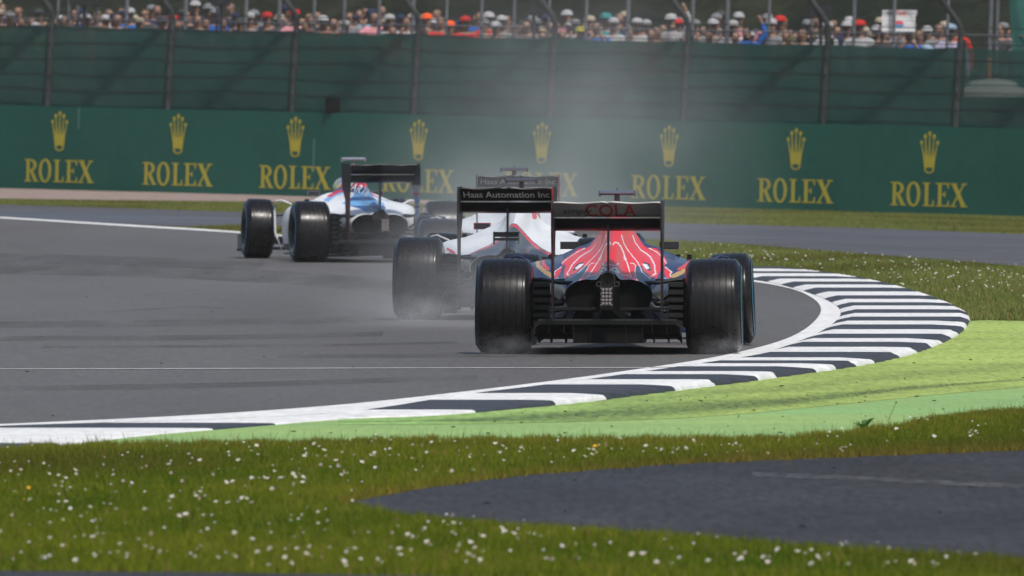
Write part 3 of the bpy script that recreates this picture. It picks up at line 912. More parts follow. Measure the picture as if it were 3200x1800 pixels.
def text_mesh(txt, shear=0.0, bold=0.0):
    cu = bpy.data.curves.new('txt', 'FONT'); cu.body = txt; cu.size = 1.0; cu.shear = shear; cu.align_x = 'CENTER'
    cu.offset = bold; cu.resolution_u = 4
    o = bpy.data.objects.new('txt', cu); COL.objects.link(o)
    dg = bpy.context.evaluated_depsgraph_get()
    me = bpy.data.meshes.new_from_object(o.evaluated_get(dg))
    v = np.zeros(len(me.vertices) * 3, np.float32); me.vertices.foreach_get('co', v); v = v.reshape(-1, 3)
    f = [tuple(p.vertices) for p in me.polygons]
    bpy.data.objects.remove(o); bpy.data.curves.remove(cu); bpy.data.meshes.remove(me)
    return v[:, :2].astype(float), f
def flap_print(name, txt, cx, w, v0, v1, m, parent, shear=0.0, bold=0.0, lift=.0075):
    """lettering on the rear-facing underside of the flap; v along the chord 0..1"""
    k = ('flap_print', txt)
    if k not in CACHE:
        V, f = text_mesh(txt, shear, bold)
        mn, mx = V.min(0), V.max(0)
        u = (V[:, 0] - mn[0]) / (mx[0] - mn[0]) * w + cx - w / 2
        t = v0 + (V[:, 1] - mn[1]) / (mx[1] - mn[1]) * (v1 - v0)
        y = FL0[0] + (FL1[0] - FL0[0]) * t; z = FL0[1] + (FL1[1] - FL0[1]) * t
        nl = math.hypot(FL1[0] - FL0[0], FL1[1] - FL0[1])
        ny, nz = -(FL1[1] - FL0[1]) / nl, (FL1[0] - FL0[0]) / nl      # points down and back
        P = np.stack([u, y + ny * lift, z + nz * lift], 1)
        CACHE[k] = MB().add(P, f).mesh(name, m, False)
    return link(name, CACHE[k], parent)
def body_print(name, txt, y0, y1, z0, z1, m, parent):
    """lettering wrapped on the left flank of the engine cover"""
    V, f = text_mesh(txt, 0.15, 0.01)
    mn, mx = V.min(0), V.max(0)
    yy = y1 + (V[:, 0] - mn[0]) / (mx[0] - mn[0]) * (y0 - y1)
    zz = z0 + (V[:, 1] - mn[1]) / (mx[1] - mn[1]) * (z1 - z0) - 0.10 * (1.2 - yy)
    B = BODY.reshape(-1, 3); B = B[(B[:, 0] < -0.005) & (B[:, 2] > .5)]
    kd = KDTree(len(B))
    for i, p in enumerate(B): kd.insert((0, p[1], p[2]), i)
    kd.balance()
    out = []
    for y, z in zip(yy, zz):
        i = kd.find((0, y, z))[1]
        out.append((B[i][0] - .008, y, z + .003))
    return link(name, MB().add(out, f).mesh(name, m, False), parent)

def driver(root, yaw, label, colour):
    """helmeted driver low in the cockpit; a thing of its own"""
    def bodym():
        mb = MB(); rings = []
        for z, rx, ry in ((.20, .17, .12), (.34, .19, .12), (.48, .22, .12), (.57, .20, .10), (.62, .09, .08), (.66, .06, .07), (.70, .06, .07)):
            rings.append([(rx * math.cos(2 * math.pi * k / 16), ry * math.sin(2 * math.pi * k / 16), z) for k in range(16)])
        return mb.loft(rings)
    o = part('person', 'driver', bodym, mat('race_suit', (0.05, 0.05, 0.08), 0.8, var=0.1), None)
    o.location = root.matrix_world @ Vector((0, 2.22, 0)); o.rotation_euler = (0, 0, yaw)
    def helm():
        return MB().ball((0, .01, .765), (.118, .135, .122), 0, 24, 16).box((0, .125, .765), (.17, .03, .05), 1)
    h = part('helmet', colour, helm, [mat('helmet_' + colour, {'yellow': (.55, .62, .04), 'dark': (.05, .06, .2), 'white': (.5, .5, .5)}[colour], 0.25, coat=0.6, second={'yellow': (.10, .10, .35), 'dark': (.3, .03, .03), 'white': (.3, .05, .05)}[colour], vscale=4), m_shade_matt_black], o)
    tag(o, label, 'person')

def build_car(kind, loc, yaw, label, dlabel, dcol):
    root = empty('racing_car', loc, yaw)
    tag(root, label, 'racing car', 'racing cars on the track')
    bpy.context.view_layer.update()
    # wheels
    for nm, x, y, w, rr in (('r', -.7125, 0, .385, .325), ('r', .7125, 0, .385, .325), ('f', -.745, 3.45, .315, .325), ('f', .745, 3.45, .315, .325)):
        wh = empty('wheel'); wh.parent = root; wh.location = (x, y, rr - .001)
        toe = (-1 if x > 0 else 1) * R(0.0)
        cam_ = (1 if x > 0 else -1) * R(-1.0 if nm == 'r' else -2.5)
        wh.rotation_euler = (0, cam_, R(-2.0) if nm == 'f' and kind == 'white_blue' else toe)
        part('tyre', nm, lambda: tyre_mesh(w, rr, nm == 'r'), m_tyre, wh, True, 40)
        part('sidewall_band', nm + str(x > 0), lambda: band_mesh(w, 1 if x > 0 else -1), m_band, wh)
        part('rim', nm + str(x > 0), lambda: rim_mesh(w, 1 if x > 0 else -1), m_rim, wh)
    # bodywork
    if ('bodywork', kind) not in CACHE:
        ny, nx = BODY.shape[:2]
        idx = np.arange(ny * nx).reshape(ny, nx)
        fs = np.stack([idx[:-1, :-1], idx[:-1, 1:], idx[1:, 1:], idx[1:, :-1]], -1).reshape(-1, 4)
        P = BODY.reshape(-1, 3)
        me = np_mesh('bodywork', P, fs, m_car, True)
        paint(me, {'bull': livery_bull, 'white_red': livery_white_red, 'white_blue': livery_white_blue}[kind](P))
        CACHE[('bodywork', kind)] = me
    bw = link('bodywork', CACHE[('bodywork', kind)], root)
    # flat black face at the tail: shade of the cooling outlets as colour
    def outlet():
        sec = np.concatenate([BODY[2], BODY[2][:1]])
        sec2 = np.concatenate([BODY[14], BODY[14][:1]])
        a = [(p[0] * .97, p[1] + .03, p[2] * .97 + .012) for p in BODY[2]]
        return MB().add(a, [tuple(range(len(a)))])
    part('cooling_outlet', 0, outlet, m_shade_matt_black, bw, False)
    # tub and nose
    mtub = {'bull': m_car, 'white_red': m_car, 'white_blue': m_car}[kind]
    if ('monocoque', kind) not in CACHE:
        st = [(1.9, .30, .14, .69), (2.25, .285, .13, .69), (2.6, .26, .14, .675), (3.0, .21, .18, .64), (3.45, .165, .22, .58), (3.9, .12, .22, .47), (4.3, .085, .20, .34), (4.45, .06, .20, .27)]
        rings = []; n = 28
        for y in np.linspace(1.9, 4.45, 40):
            hw, z0, z1 = (np.interp(y, [s[0] for s in st], [s[i] for s in st]) for i in (1, 2, 3))
            rings.append([(hw * math.copysign(abs(math.cos(a)) ** .7, math.cos(a)), y, (z0 + z1) / 2 + (z1 - z0) / 2 * math.copysign(abs(math.sin(a)) ** .7, math.sin(a))) for a in (2 * math.pi * k / n for k in range(n))])
        mb = MB().loft(rings)
        keep = []
        for f in mb.f:
            c = np.mean([mb.v[i] for i in f], 0)
            if not (len(f) == 4 and 1.92 < c[1] < 2.62 and abs(c[0]) < .22 and c[2] > .6): keep.append(f)
        mb.f = keep; mb.mi = [0] * len(keep)
        me = mb.mesh('monocoque', m_car)
        P = np.array([v.co[:] for v in me.vertices])
        c = {'bull': NAVY, 'white_red': np.array([.66, .67, .68]), 'white_blue': np.array([.70, .71, .72])}[kind]
        C = np.tile(c, (len(P), 1))
        if kind == 'white_blue':
            C[(P[:, 2] > .66) & (P[:, 1] > 2.5)] = (.022, .07, .22)
        paint(me, C); CACHE[('monocoque', kind)] = me
    link('monocoque', CACHE[('monocoque', kind)], root)
    # roll hoop camera pod and aerial
    def pod():
        mb = MB()
        wing_section([(.06, .0), (.03, .014), (-.03, .016), (-.08, .006)], np.linspace(-.122, .122, 7), mb, .030)
        mb.box((-.122, 0, .004), (.012, .15, .042)); mb.box((.122, 0, .004), (.012, .15, .042))
        mb.tube([(0, .02, -.14), (0, .0, -.05), (0, 0, 0)], [.030, .020, .018], 8)
        mb.tube([(0, -.03, .01), (0, -.03, .045)], .004, 6)
        return mb
    part('camera_pod', kind, pod, mat('camera_pod_' + kind, {'bull': (.09, .10, .13), 'white_red': (.05, .05, .06), 'white_blue': (.20, .21, .25)}[kind], .35), root, loc=(0, 1.60, 1.075))
    # mirrors
    for s in (-1, 1):
        mi = part('mirror', (kind, s), lambda: MB().box((0, 0, 0), (.135, .04, .052)).tube([(-s * .05, .02, -.01), (-s * .11, .05, -.05)], .008, 6),
                  mat('mirror_shell_' + kind, {'bull': (.02, .02, .028), 'white_red': (.20, .03, .03), 'white_blue': (.10, .10, .12)}[kind], .4), root, False, loc=(s * .345, 2.12, .715))
        part('mirror_glass', s, lambda: MB().box((0, -.0225, 0), (.118, .004, .040)), m_mirror if kind != 'bull' else mat('dark_mirror_glass', (.05, .05, .06), .2, metal=.6), mi, False)
    # sidepod turning vanes
    for s in (-1, 1):
        def vane():
            mb = MB()
            mb.tube([(s * .70, 2.05, .12), (s * .76, 2.12, .3), (s * .765, 2.12, .52), (s * .755, 2.1, .632), (s * .70, 2.06, .642), (s * .60, 2.0, .60)], [.010, .012, .012, .010, .009, .009], 8)
            return mb
        part('turning_vane', (kind, s), vane, mat('vane_' + kind, {'bull': (.02, .03, .08), 'white_red': (.4, .4, .4), 'white_blue': (.6, .61, .62)}[kind], .35), root)
    # fins on sidepod top
    for s in (-1, 1):
        for k in range(2):
            part('sidepod_fin', s, lambda: MB().prism([(0, 0), (.16, 0), (.14, .045), (.03, .05)], lambda u, v, w: (w * .03, u, v * .7), 1), m_shade_matt_black, root, False, loc=(s * (.40 + .08 * k), 1.72, .622))
    # rear wing
    rw = part('rear_wing', 0, main_plane, m_carbon, root, True, 50)
    fm = m_whitewing if kind == 'bull' else m_carbon
    part('flap', kind, flap_plane, fm, rw, True, 50)
    if kind == 'bull':
        flap_print('lettering', 'COLA', .022, .345, .04, .90, m_redprint, rw, bold=.012)
        flap_print('script_lettering', 'simply', -.205, .20, .12, .66, m_blackprint, rw, shear=.35, lift=.009)
    elif kind == 'white_red':
        flap_print('lettering', 'Haas Automation Inc', 0, .675, .30, .80, m_whiteprint, rw, bold=.016)
    for s in (-1, 1):
        k = ('endplate', kind, s)
        if k not in CACHE:
            mb, C = endplate(kind, s)
            me = bpy.data.meshes.new('endplate'); me.from_pydata(mb.v, [], mb.f); me.materials.append(mat('lacquered_panel', (1, 1, 1), .5, .15, attr='paint'))
            bm = bmesh.new(); bm.from_mesh(me); bmesh.ops.recalc_face_normals(bm, faces=bm.faces); bm.to_mesh(me); bm.free()
            paint(me, C); CACHE[k] = me
        link('endplate', CACHE[k], rw)
    def pylon():
        mb = MB(); rings = []
        for y, z in ((-.20, .50), (-.22, .60), (-.235, .75), (-.22, .86), (-.20, .95), (-.26, .99)):
            rings.append([(-.006, y - .055, z), (.006, y - .055, z), (.006, y + .055, z + .01), (-.006, y + .055, z + .01)])
        return mb.loft(rings)
    part('wing_pylon', 0, pylon, m_carbon, rw, False)
    # light through the slot gap, put in as a thin pale bar
    part('slot_gap_light', 0, lambda: MB().box((0, -.312, .9285), (.722, .006, .007)), mat('gap_light_pale', (.55, .54, .52), .35), rw, False)
    if kind == 'white_red':       # small winglet over the exhaust
        def monkey():
            mb = MB()
            wing_section([(-.30, .63), (-.36, .628), (-.42, .645)], np.linspace(-.095, .095, 5), mb, .012)
            wing_section([(-.39, .655), (-.43, .668), (-.46, .692)], np.linspace(-.095, .095, 5), mb, .010)
            for s in (-1, 1): mb.box((s * .098, -.38, .645), (.005, .18, .10))
            mb.box((0, -.33, .58), (.008, .08, .10))
            return mb
        part('winglet', 0, monkey, m_carbon, root, False)
    # exhaust
    def tailpipe(r, y0, y1, x, z):
        return MB().lathe([(y0, r), (y1, r), (y1, r * .86), (y0, r * .86)], 24, 0, 'y', (x, 0, z))
    ex = part('exhaust_pipe', 0, lambda: tailpipe(.048, .1, -.33, 0, .515), m_matt, root)
    part('exhaust_bore', 0, lambda: MB().lathe([(-.32, 0.001), (-.32, .0412)], 20, 0, 'y', (0, 0, .515)), m_shade_matt_black, ex, False)  # black disc paints the dark inside of the pipe
    for s in (-1, 1):
        wp = part('wastegate_pipe', s, lambda: tailpipe(.0175, .1, -.345, s * .061, .478), m_pipe, root)
        part('wastegate_bore', s, lambda: MB().lathe([(-.335, 0.001), (-.335, .0150)], 14, 0, 'y', (s * .061, 0, .478)), m_shade_matt_black, wp, False)  # dark of the small pipe's inside, painted as a disc
    # gearbox, crash structure, rain light
    def crash():
        rings = []
        for y, hw, z0, z1 in ((.5, .13, .18, .52), (.1, .10, .22, .50), (-.25, .065, .27, .475), (-.50, .045, .30, .465), (-.575, .042, .31, .462)):
            rings.append([(hw * a, y, z0 + (z1 - z0) * b) for a, b in ((-1, .12), (-1, .88), (-.8, 1), (.8, 1), (1, .88), (1, .12), (.8, 0), (-.8, 0))])
        return MB().loft(rings)
    cs = part('crash_structure', 0, crash, m_carbon, root)
    rl = part('rain_light', 0, lambda: MB().box((0, -.585, .397), (.078, .02, .130)), mat('rain_light_housing', (.012, .014, .014), .35), root, False)
    for i in range(3):
        for j in range(5):
            part('lamp_lens', 0, lambda: MB().lathe([(0, .0102), (-.004, .0098), (-.006, .006), (-.0065, .0005)], 12, 0, 'y'), m_lens, rl, loc=((i - 1) * .0232, -.595, .349 + j * .0238))
    for s in (-1, 1):
        for j in range(4):
            part('bolt', 0, lambda: MB().ball((0, 0, 0), .0028, 0, 6, 4), m_bolt, rl, loc=(s * .0365, -.5955, .340 + j * .038))
    # rear suspension, drive shafts
    for s in (-1, 1):
        for key, path, r in (('upper_wishbone', [(s * .10, -.20, .485), (s * .33, -.10, .485), (s * .46, -.02, .505), (s * .53, 0, .50)], [.022, .026, .028, .034]),
                             ('upper_wishbone', [(s * .12, .35, .50), (s * .34, .14, .50), (s * .53, .02, .49)], .016),
                             ('lower_wishbone', [(s * .10, -.22, .31), (s * .30, -.16, .305), (s * .53, -.02, .245)], .016),
                             ('lower_wishbone', [(s * .12, .45, .24), (s * .53, .02, .23)], .016),
                             ('drive_shaft', [(s * .10, .0, .36), (s * .53, 0, .335)], .022),
                             ('pull_rod', [(s * .52, .02, .48), (s * .36, .10, .36), (s * .22, .18, .27)], .012)):
            link(key, MB().tube(path, r, 8, flat=.55 if 'wish' in key else 1).mesh(key, m_carbon), root)
        # brake duct with stacked winglets
        bd = part('brake_duct', s, lambda: MB().lathe([(s * .50, .05), (s * .50, .145), (s * .56, .155), (s * .60, .150)], 28, 0, 'x', (0, 0, .325)), m_matt, root)
        part('duct_scoop', s, lambda: MB().box((s * .455, -.02, .34), (.10, .12, .27)), m_shade_matt_black, bd, False)
        for k in range(6):
            z = .20 + k * .052
            part('winglet', (s, k), lambda: MB().prism([(-.12, 0), (.12, -.008), (.13, .006), (-.10, .030), (-.125, .028)], lambda u, v, w: (s * (.405 + .105 * w), u - .10, z + v), 1), m_matt, bd, False)
    # diffuser
    def diff():
        rings = []
        for y, w, zt, zb in ((-.40, .50, .228, .206), (-.38, .50, .216, .20), (-.1, .495, .165, .150), (.25, .49, .11, .098)):
            rings.append([(-w, y, zb - (.07 if y < -.3 else .03)), (-w, y, zt - .02), (-w + .03, y, zt), (w - .03, y, zt), (w, y, zt - .02), (w, y, zb - (.07 if y < -.3 else .03)), (w - .008, y, zb - (.07 if y < -.3 else .03)), (w - .012, y, zb - .02), (w - .04, y, zb), (-w + .04, y, zb), (-w + .012, y, zb - .02), (-w + .008, y, zb - (.07 if y < -.3 else .03))])
        return MB().loft(rings)
    df = part('diffuser', 0, diff, m_carbon, root, False)
    for x in (-.40, -.30, -.235, -.12, .12, .235, .30, .40):
        zb = .142 if abs(x) > .26 else .082
        part('strake', (x, zb), lambda: MB().prism([(-.37, zb), (-.37, .205), (.2, .11), (.25, .08), (0.0, .072)], lambda u, v, w: (x + .006 * w, u, v), 1), m_carbon, df, False)
    part('gurney_lip', 0, lambda: MB().box((0, -.405, .236), (.94, .008, .014)), m_matt, df, False)
    def centre_tunnel():
        rings = []
        for y, w, zb in ((-.36, .225, .080), (-.1, .235, .078), (.4, .24, .075)):
            rings.append([(-w, y, zb), (-w - .02, y, zb + .10), (w + .02, y, zb + .10), (w, y, zb)])
        return MB().loft(rings)
    part('centre_tunnel', 0, centre_tunnel, m_shade_matt_black, df, False)
    def rearpanel():
        return MB().prism([(-.48, .135), (-.465, .20), (-.30, .215), (.30, .215), (.465, .20), (.48, .135)], lambda u, v, w: (u, -.20 + .01 * w, v), 1)
    part('diffuser_dark_back', 0, rearpanel, m_shade_matt_black, df, False)  # opaque black sheet added to shut out daylight between the strakes
    for s in (-1, 1):
        part('cross_bar', s, lambda: MB().box((s * .245, -.36, .312), (.33, .05, .016)).box((s * .40, -.32, .27), (.012, .10, .09)), m_carbon, root, False)
    # floor and plank
    def floor():
        poly = [(-.46, -.05), (.46, -.05), (.50, .38), (.69, .62), (.70, 1.9), (.55, 2.3), (.25, 2.6), (-.25, 2.6), (-.55, 2.3), (-.70, 1.9), (-.69, .62), (-.50, .38)]
        return MB().prism(poly, lambda u, v, w: (u, v, .098 - .016 * v + .014 * w), 1)
    fl = part('floor', 0, floor, m_carbon, root, False)
    part('plank', 0, lambda: MB().prism([(-.15, .1), (.15, .1), (.15, 2.9), (-.15, 2.9)], lambda u, v, w: (u, v, .072 - .016 * v + .02 * w), 1), mat('plank_wood', (.06, .05, .04), .8), fl, False)
    # front suspension and front wing
    for s in (-1, 1):
        for path in ([(s * .16, 3.3, .50), (s * .62, 3.43, .46)], [(s * .16, 3.75, .48), (s * .62, 3.47, .46)], [(s * .14, 3.25, .26), (s * .62, 3.43, .22)], [(s * .13, 3.75, .26), (s * .62, 3.47, .22)], [(s * .15, 3.45, .52), (s * .60, 3.45, .25)]):
            link('front_wishbone', MB().tube(path, .013, 6, flat=.5).mesh('front_wishbone', m_carbon), root)
        part('front_brake_duct', s, lambda: MB().lathe([(s * .58, .05), (s * .58, .13), (s * .66, .14)], 20, 0, 'x', (0, 3.45, .325)), m_matt, root)
    def fwing():
        mb = MB()
        wing_section([(4.45, .12), (4.30, .095), (4.10, .12)], np.linspace(-.80, .80, 9), mb, .02)
        for s in (-1, 1):
            wing_section([(4.22, .15), (4.12, .175), (4.0, .235)], [s * .28, s * .5, s * .8], mb, .012)
            mb.box((s * .81, 4.24, .165), (.012, .46, .19))
            mb.box((s * .10, 4.28, .17), (.012, .2, .14))
            wing_section([(4.02, .10), (3.98, .09), (3.93, .105)], [s * .80, s * .90], mb, .01)
        return mb
    part('front_wing', kind, fwing, m_carbon if kind != 'white_blue' else mat('front_wing_pale', (.12, .12, .13), .4), root, False)
    if kind == 'white_blue':
        body_print('lettering', 'MARTINI', .15, 1.35, .765, .845, m_whiteprint, bw)
    driver(root, yaw, dlabel, dcol)
    return root

build_car('bull', (0.663, 96.8, 0.009), R(-2.3), 'navy and red racing car nearest the camera, white rear wing with red lettering', 'helmeted driver in the cockpit of the nearest navy and red car', 'dark')
build_car('white_red', (-0.020, 111.7, 0.009), R(-3.4), 'white and grey racing car with red trim, directly behind the navy and red car', 'helmeted driver in the nearer white and grey car', 'white')
build_car('white_red', (0.047, 129.0, 0.009), R(1.0), 'farther white and grey racing car, half hidden in spray behind its twin', 'helmeted driver in the farther white and grey car', 'white')
build_car('white_blue', (-1.432, 150.2, 0.009 + g(-1.43, 150.2)), R(9.6), 'white racing car with blue and red striped engine cover, leftmost and farthest ahead', 'driver in yellow helmet in the leftmost white and blue car', 'yellow')

# ------------------------------------------------------------------ spectators behind the fence
def skin_body(pose):
    """one continuous figure, feet at the origin, facing -Y (the track); returns body, jacket, trousers, hair meshes"""
    J = {}
    V, E, RAD = [], [], []
    def pt(p, r): V.append(p); RAD.append(r); return len(V) - 1
    def ch(a, pts):
        for p, r in pts:
            b = pt(p, r); E.append((a, b)); a = b
        return a
    pel = pt((0, 0, .95), (.155, .11))
    sp = ch(pel, [((0, .01, 1.12), (.15, .11)), ((0, .01, 1.30), (.18, .12)), ((0, .01, 1.42), (.14, .10))])
    hd = ch(sp, [((0, .0, 1.50), (.055, .055)), ((0, -.02, 1.57), (.075, .085)), ((0, -.02, 1.66), (.082, .098)), ((0, -.01, 1.735), (.06, .07))])
    for s in (-1, 1):
        hip = ch(pel, [((s * .10, 0, .86), (.095, .10)), ((s * .11, -.02, .50), (.062, .065)), ((s * .12, .02, .10), (.045, .05)), ((s * .13, -.10, .04), (.045, .035))])
        if pose == 0:
            arm = [((s * .19, .01, 1.40), (.065, .065)), ((s * .25, .03, 1.14), (.048, .048)), ((s * .25, -.06, .92), (.036, .036)), ((s * .25, -.09, .83), (.035, .03))]
        elif pose == 1:
            arm = [((s * .19, .01, 1.40), (.065, .065)), ((s * .27, -.10, 1.18), (.048, .048)), ((s * .14, -.26, 1.38), (.036, .036)), ((s * .05, -.24, 1.55), (.035, .03))]
        elif pose == 2:
            arm = [((s * .19, .01, 1.40), (.065, .065)), ((s * .26, -.06, 1.15), (.048, .048)), ((s * .08, -.20, 1.12), (.038, .036)), ((-s * .06, -.19, 1.15), (.035, .03))]
        else:
            arm = ([((s * .19, .01, 1.42), (.065, .065)), ((s * .32, -.04, 1.62), (.048, .048)), ((s * .24, -.08, 1.86), (.036, .036)), ((s * .20, -.10, 1.95), (.035, .03))] if s > 0 else
                   [((s * .19, .01, 1.40), (.065, .065)), ((s * .25, .03, 1.14), (.048, .048)), ((s * .25, -.06, .92), (.036, .036)), ((s * .25, -.09, .83), (.035, .03))])
        ch(sp, arm)
    me = bpy.data.meshes.new('sk'); me.from_pydata(V, E, [])
    o = bpy.data.objects.new('sk', me); COL.objects.link(o)
    o.modifiers.new('s', 'SKIN'); sub = o.modifiers.new('u', 'SUBSURF'); sub.levels = 1; sub.render_levels = 1
    for i, r in enumerate(RAD):
        me.skin_vertices[0].data[i].radius = r
        me.skin_vertices[0].data[i].use_root = (i == 0)
    dg = bpy.context.evaluated_depsgraph_get()
    ev = bpy.data.meshes.new_from_object(o.evaluated_get(dg))
    bpy.data.objects.remove(o)
    ev.materials.clear(); ev.materials.append(mat('spectator_skin', (.26, .15, .105), .6))
    ev.polygons.foreach_set('use_smooth', [True] * len(ev.polygons)); ev.update()
    co = np.array([v.co[:] for v in ev.vertices]); no = np.array([v.normal[:] for v in ev.vertices])
    def sub_mesh(name, test, off, m):
        fs = [tuple(p.vertices) for p in ev.polygons if test(p.center)]
        used = sorted({i for f in fs for i in f}); mp = {i: k for k, i in enumerate(used)}
        q = np_from = bpy.data.meshes.new(name)
        q.from_pydata([tuple(co[i] + no[i] * off) for i in used], [], [tuple(mp[i] for i in f) for f in fs])
        q.materials.append(m); q.polygons.foreach_set('use_smooth', [True] * len(q.polygons)); q.update()
        return q
    mj = mat('spectator_clothing', (1, 1, 1), .8, .2, objcol=True, var=.15, vscale=6)
    jacket = sub_mesh('jacket', lambda c: c.z > .90 and (c.z < 1.47 or (abs(c.x) > .16 and c.z < 1.80)) and not (abs(c.x) > .20 and c.z < .90) and not (pose == 1 and c.z > 1.42 and c.y < -.15), .012, mj)
    trous = sub_mesh('trousers', lambda c: .09 < c.z <= .93 and abs(c.x) < .20, .010, mj)
    hair = sub_mesh('hair', lambda c: c.z > 1.66 and abs(c.x) < .12 and (c.y > -.06 or c.z > 1.715), .010, mj)
    cap = MB().lathe([(1.685, .098), (1.72, .10), (1.765, .075), (1.785, .001)], 14, 0, 'z', (0, -.01, 0)).prism([(-.075, 0), (.075, 0), (.05, -.13), (-.05, -.13)], lambda u, v, w: (u, v - .06, 1.69 + .012 * w), 1).mesh('cap', mj)
    face = MB()
    for s in (-1, 1): face.box((s * .032, -.118, 1.645), (.026, .01, .012))
    face.box((0, -.128, 1.615), (.022, .03, .03)).box((0, -.112, 1.575), (.05, .008, .01))
    fm = face.mesh('face_features', mat('face_dark', (.10, .05, .04), .6), False)
    return ev, jacket, trous, hair, cap, fm
POSES = [skin_body(k) for k in range(4)]
PAL = {'dark grey': (.06, .06, .065), 'grey': (.20, .20, .21), 'navy': (.025, .035, .08), 'black': (.015, .015, .018), 'white': (.40, .40, .41), 'red': (.50, .03, .025), 'orange': (.85, .12, .02), 'bright blue': (.03, .12, .42),
       'pink': (.65, .28, .32), 'yellow': (.55, .50, .06), 'lime hi-vis': (.55, .75, .05), 'purple': (.25, .08, .38), 'lavender': (.40, .38, .52), 'olive': (.10, .10, .05), 'pale blue': (.30, .40, .52), 'brown': (.12, .07, .045), 'teal': (.04, .22, .22), 'beige': (.38, .32, .24)}
crowd = []       # px, back, top colour, hat (None or colour), pose, height factor
SPEC = [(25, 3.2, 'yellow', 'grey', 0, .97), (62, 3.0, 'white', None, 0, .93), (150, 2.9, 'lime hi-vis', None, 2, .89), (212, 3.0, 'red', None, 2, .92), (262, 2.8, 'orange', 'white', 0, .97), (300, 3.6, 'brown', None, 0, 1.0), (362, 3.2, 'grey', None, 2, .98),
        (432, 3.0, 'bright blue', 'beige', 0, .93), (535, 3.1, 'pink', 'red', 1, .97), (615, 3.4, 'navy', None, 0, .98), (690, 3.2, 'white', None, 1, .95), (775, 3.5, 'grey', 'white', 2, .99), (830, 3.3, 'dark grey', 'red', 0, 1.0), (915, 3.6, 'pink', 'red', 0, 1.03), (950, 3.0, 'grey', None, 1, .94), (1035, 3.4, 'red', None, 0, .97),
        (1212, 3.3, 'white', 'white', 0, 1.0), (1222, 2.7, 'orange', None, 2, .91), (1330, 4.0, 'dark grey', 'orange', 1, 1.0), (1372, 3.6, 'red', None, 2, 1.0), (1400, 3.1, 'red', 'orange', 0, .95), (1448, 3.5, 'red', 'red', 0, .99), (1545, 2.8, 'white', 'white', 1, .96), (1562, 3.6, 'grey', 'white', 0, 1.0),
        (1640, 3.3, 'grey', None, 0, .98), (1690, 2.8, 'white', None, 0, .88), (1752, 2.8, 'pink', None, 0, .90), (1808, 2.9, 'pale blue', 'yellow', 0, .92), (1858, 2.9, 'bright blue', None, 1, .99), (1912, 3.4, 'white', 'white', 0, 1.0), (1888, 4.2, 'teal', 'teal', 0, 1.03), (1962, 2.7, 'orange', None, 2, .94), (1985, 3.4, 'white', 'white', 0, 1.0), (2028, 2.7, 'orange', None, 0, .93),
        (2046, 3.0, 'pink', None, 0, .95), (2092, 3.2, 'white', 'white', 3, 1.05), (2110, 3.6, 'white', 'red', 2, 1.0), (2132, 2.8, 'orange', None, 0, .86), (2210, 2.9, 'purple', None, 0, .92), (2222, 3.6, 'grey', 'white', 0, 1.0), (2285, 3.1, 'white', 'white', 0, 1.0), (2292, 2.7, 'red', None, 2, .92), (2328, 2.9, 'bright blue', None, 3, .96), (2405, 3.4, 'grey', 'white', 0, 1.02), (2450, 2.9, 'pink', None, 1, .93),
        (2432, 3.8, 'olive', 'red', 0, 1.04), (2502, 3.1, 'grey', None, 0, .95), (2580, 3.3, 'white', 'white', 0, 1.0), (2640, 3.6, 'navy', 'white', 0, 1.0), (2680, 3.4, 'white', 'red', 0, 1.02), (2835, 2.9, 'bright blue', 'white', 1, .97), (2868, 3.1, 'pale blue', None, 2, .96), (2892, 3.5, 'black', 'white', 0, .97), (2965, 3.0, 'lavender', 'pale blue', 0, 1.0), (3120, 4.5, 'dark grey', None, 0, 1.0), (3185, 3.0, 'white', 'white', 0, .95)]
crowd += SPEC
rr = random.Random(11)
x = -260.0
while x < 3460:
    if all(abs(x - c[0]) > 8 for c in SPEC):
        crowd.append((x, rr.uniform(3.2, 9.0), rr.choice(['dark grey', 'grey', 'navy', 'black', 'olive', 'brown', 'navy', 'dark grey', 'white', 'beige', 'pale blue', 'grey', 'black', 'red', 'bright blue', 'pink', 'dark grey', 'navy']), rr.choice([None, None, None, None, None, 'white', 'navy', 'grey', 'dark grey', 'beige']), rr.choice([0, 0, 1, 2]), rr.uniform(.84, 1.02)))
    x += rr.uniform(8, 22)
crowd = [c for c in crowd if not (2985 < c[0] < 3110)]
crowd.sort()
post_px = [x * K for x in (75, 378, 690, 997, 1340, 1675, 2027, 2360)]
ordw = ['first', 'second', 'third', 'fourth', 'fifth', 'sixth', 'seventh', 'eighth', 'ninth', 'tenth', 'eleventh', 'twelfth', 'thirteenth', 'fourteenth', 'fifteenth', 'sixteenth', 'seventeenth', 'eighteenth', 'nineteenth', 'twentieth']
bay_names = ['before first fence post'] + ['%s to %s fence post' % (ordw[i], ordw[i + 1]) for i in range(7)] + ['after eighth fence post']
seen = {}
for px, back, top, hat, pose, hf in crowd:
    bay = sum(px > p for p in post_px)
    key = (bay, top, hat, pose == 1)
    seen.setdefault(key, []).append(px)
hair_cols = [(.03, .02, .015), (.08, .05, .03), (.20, .13, .06), (.15, .14, .13)]
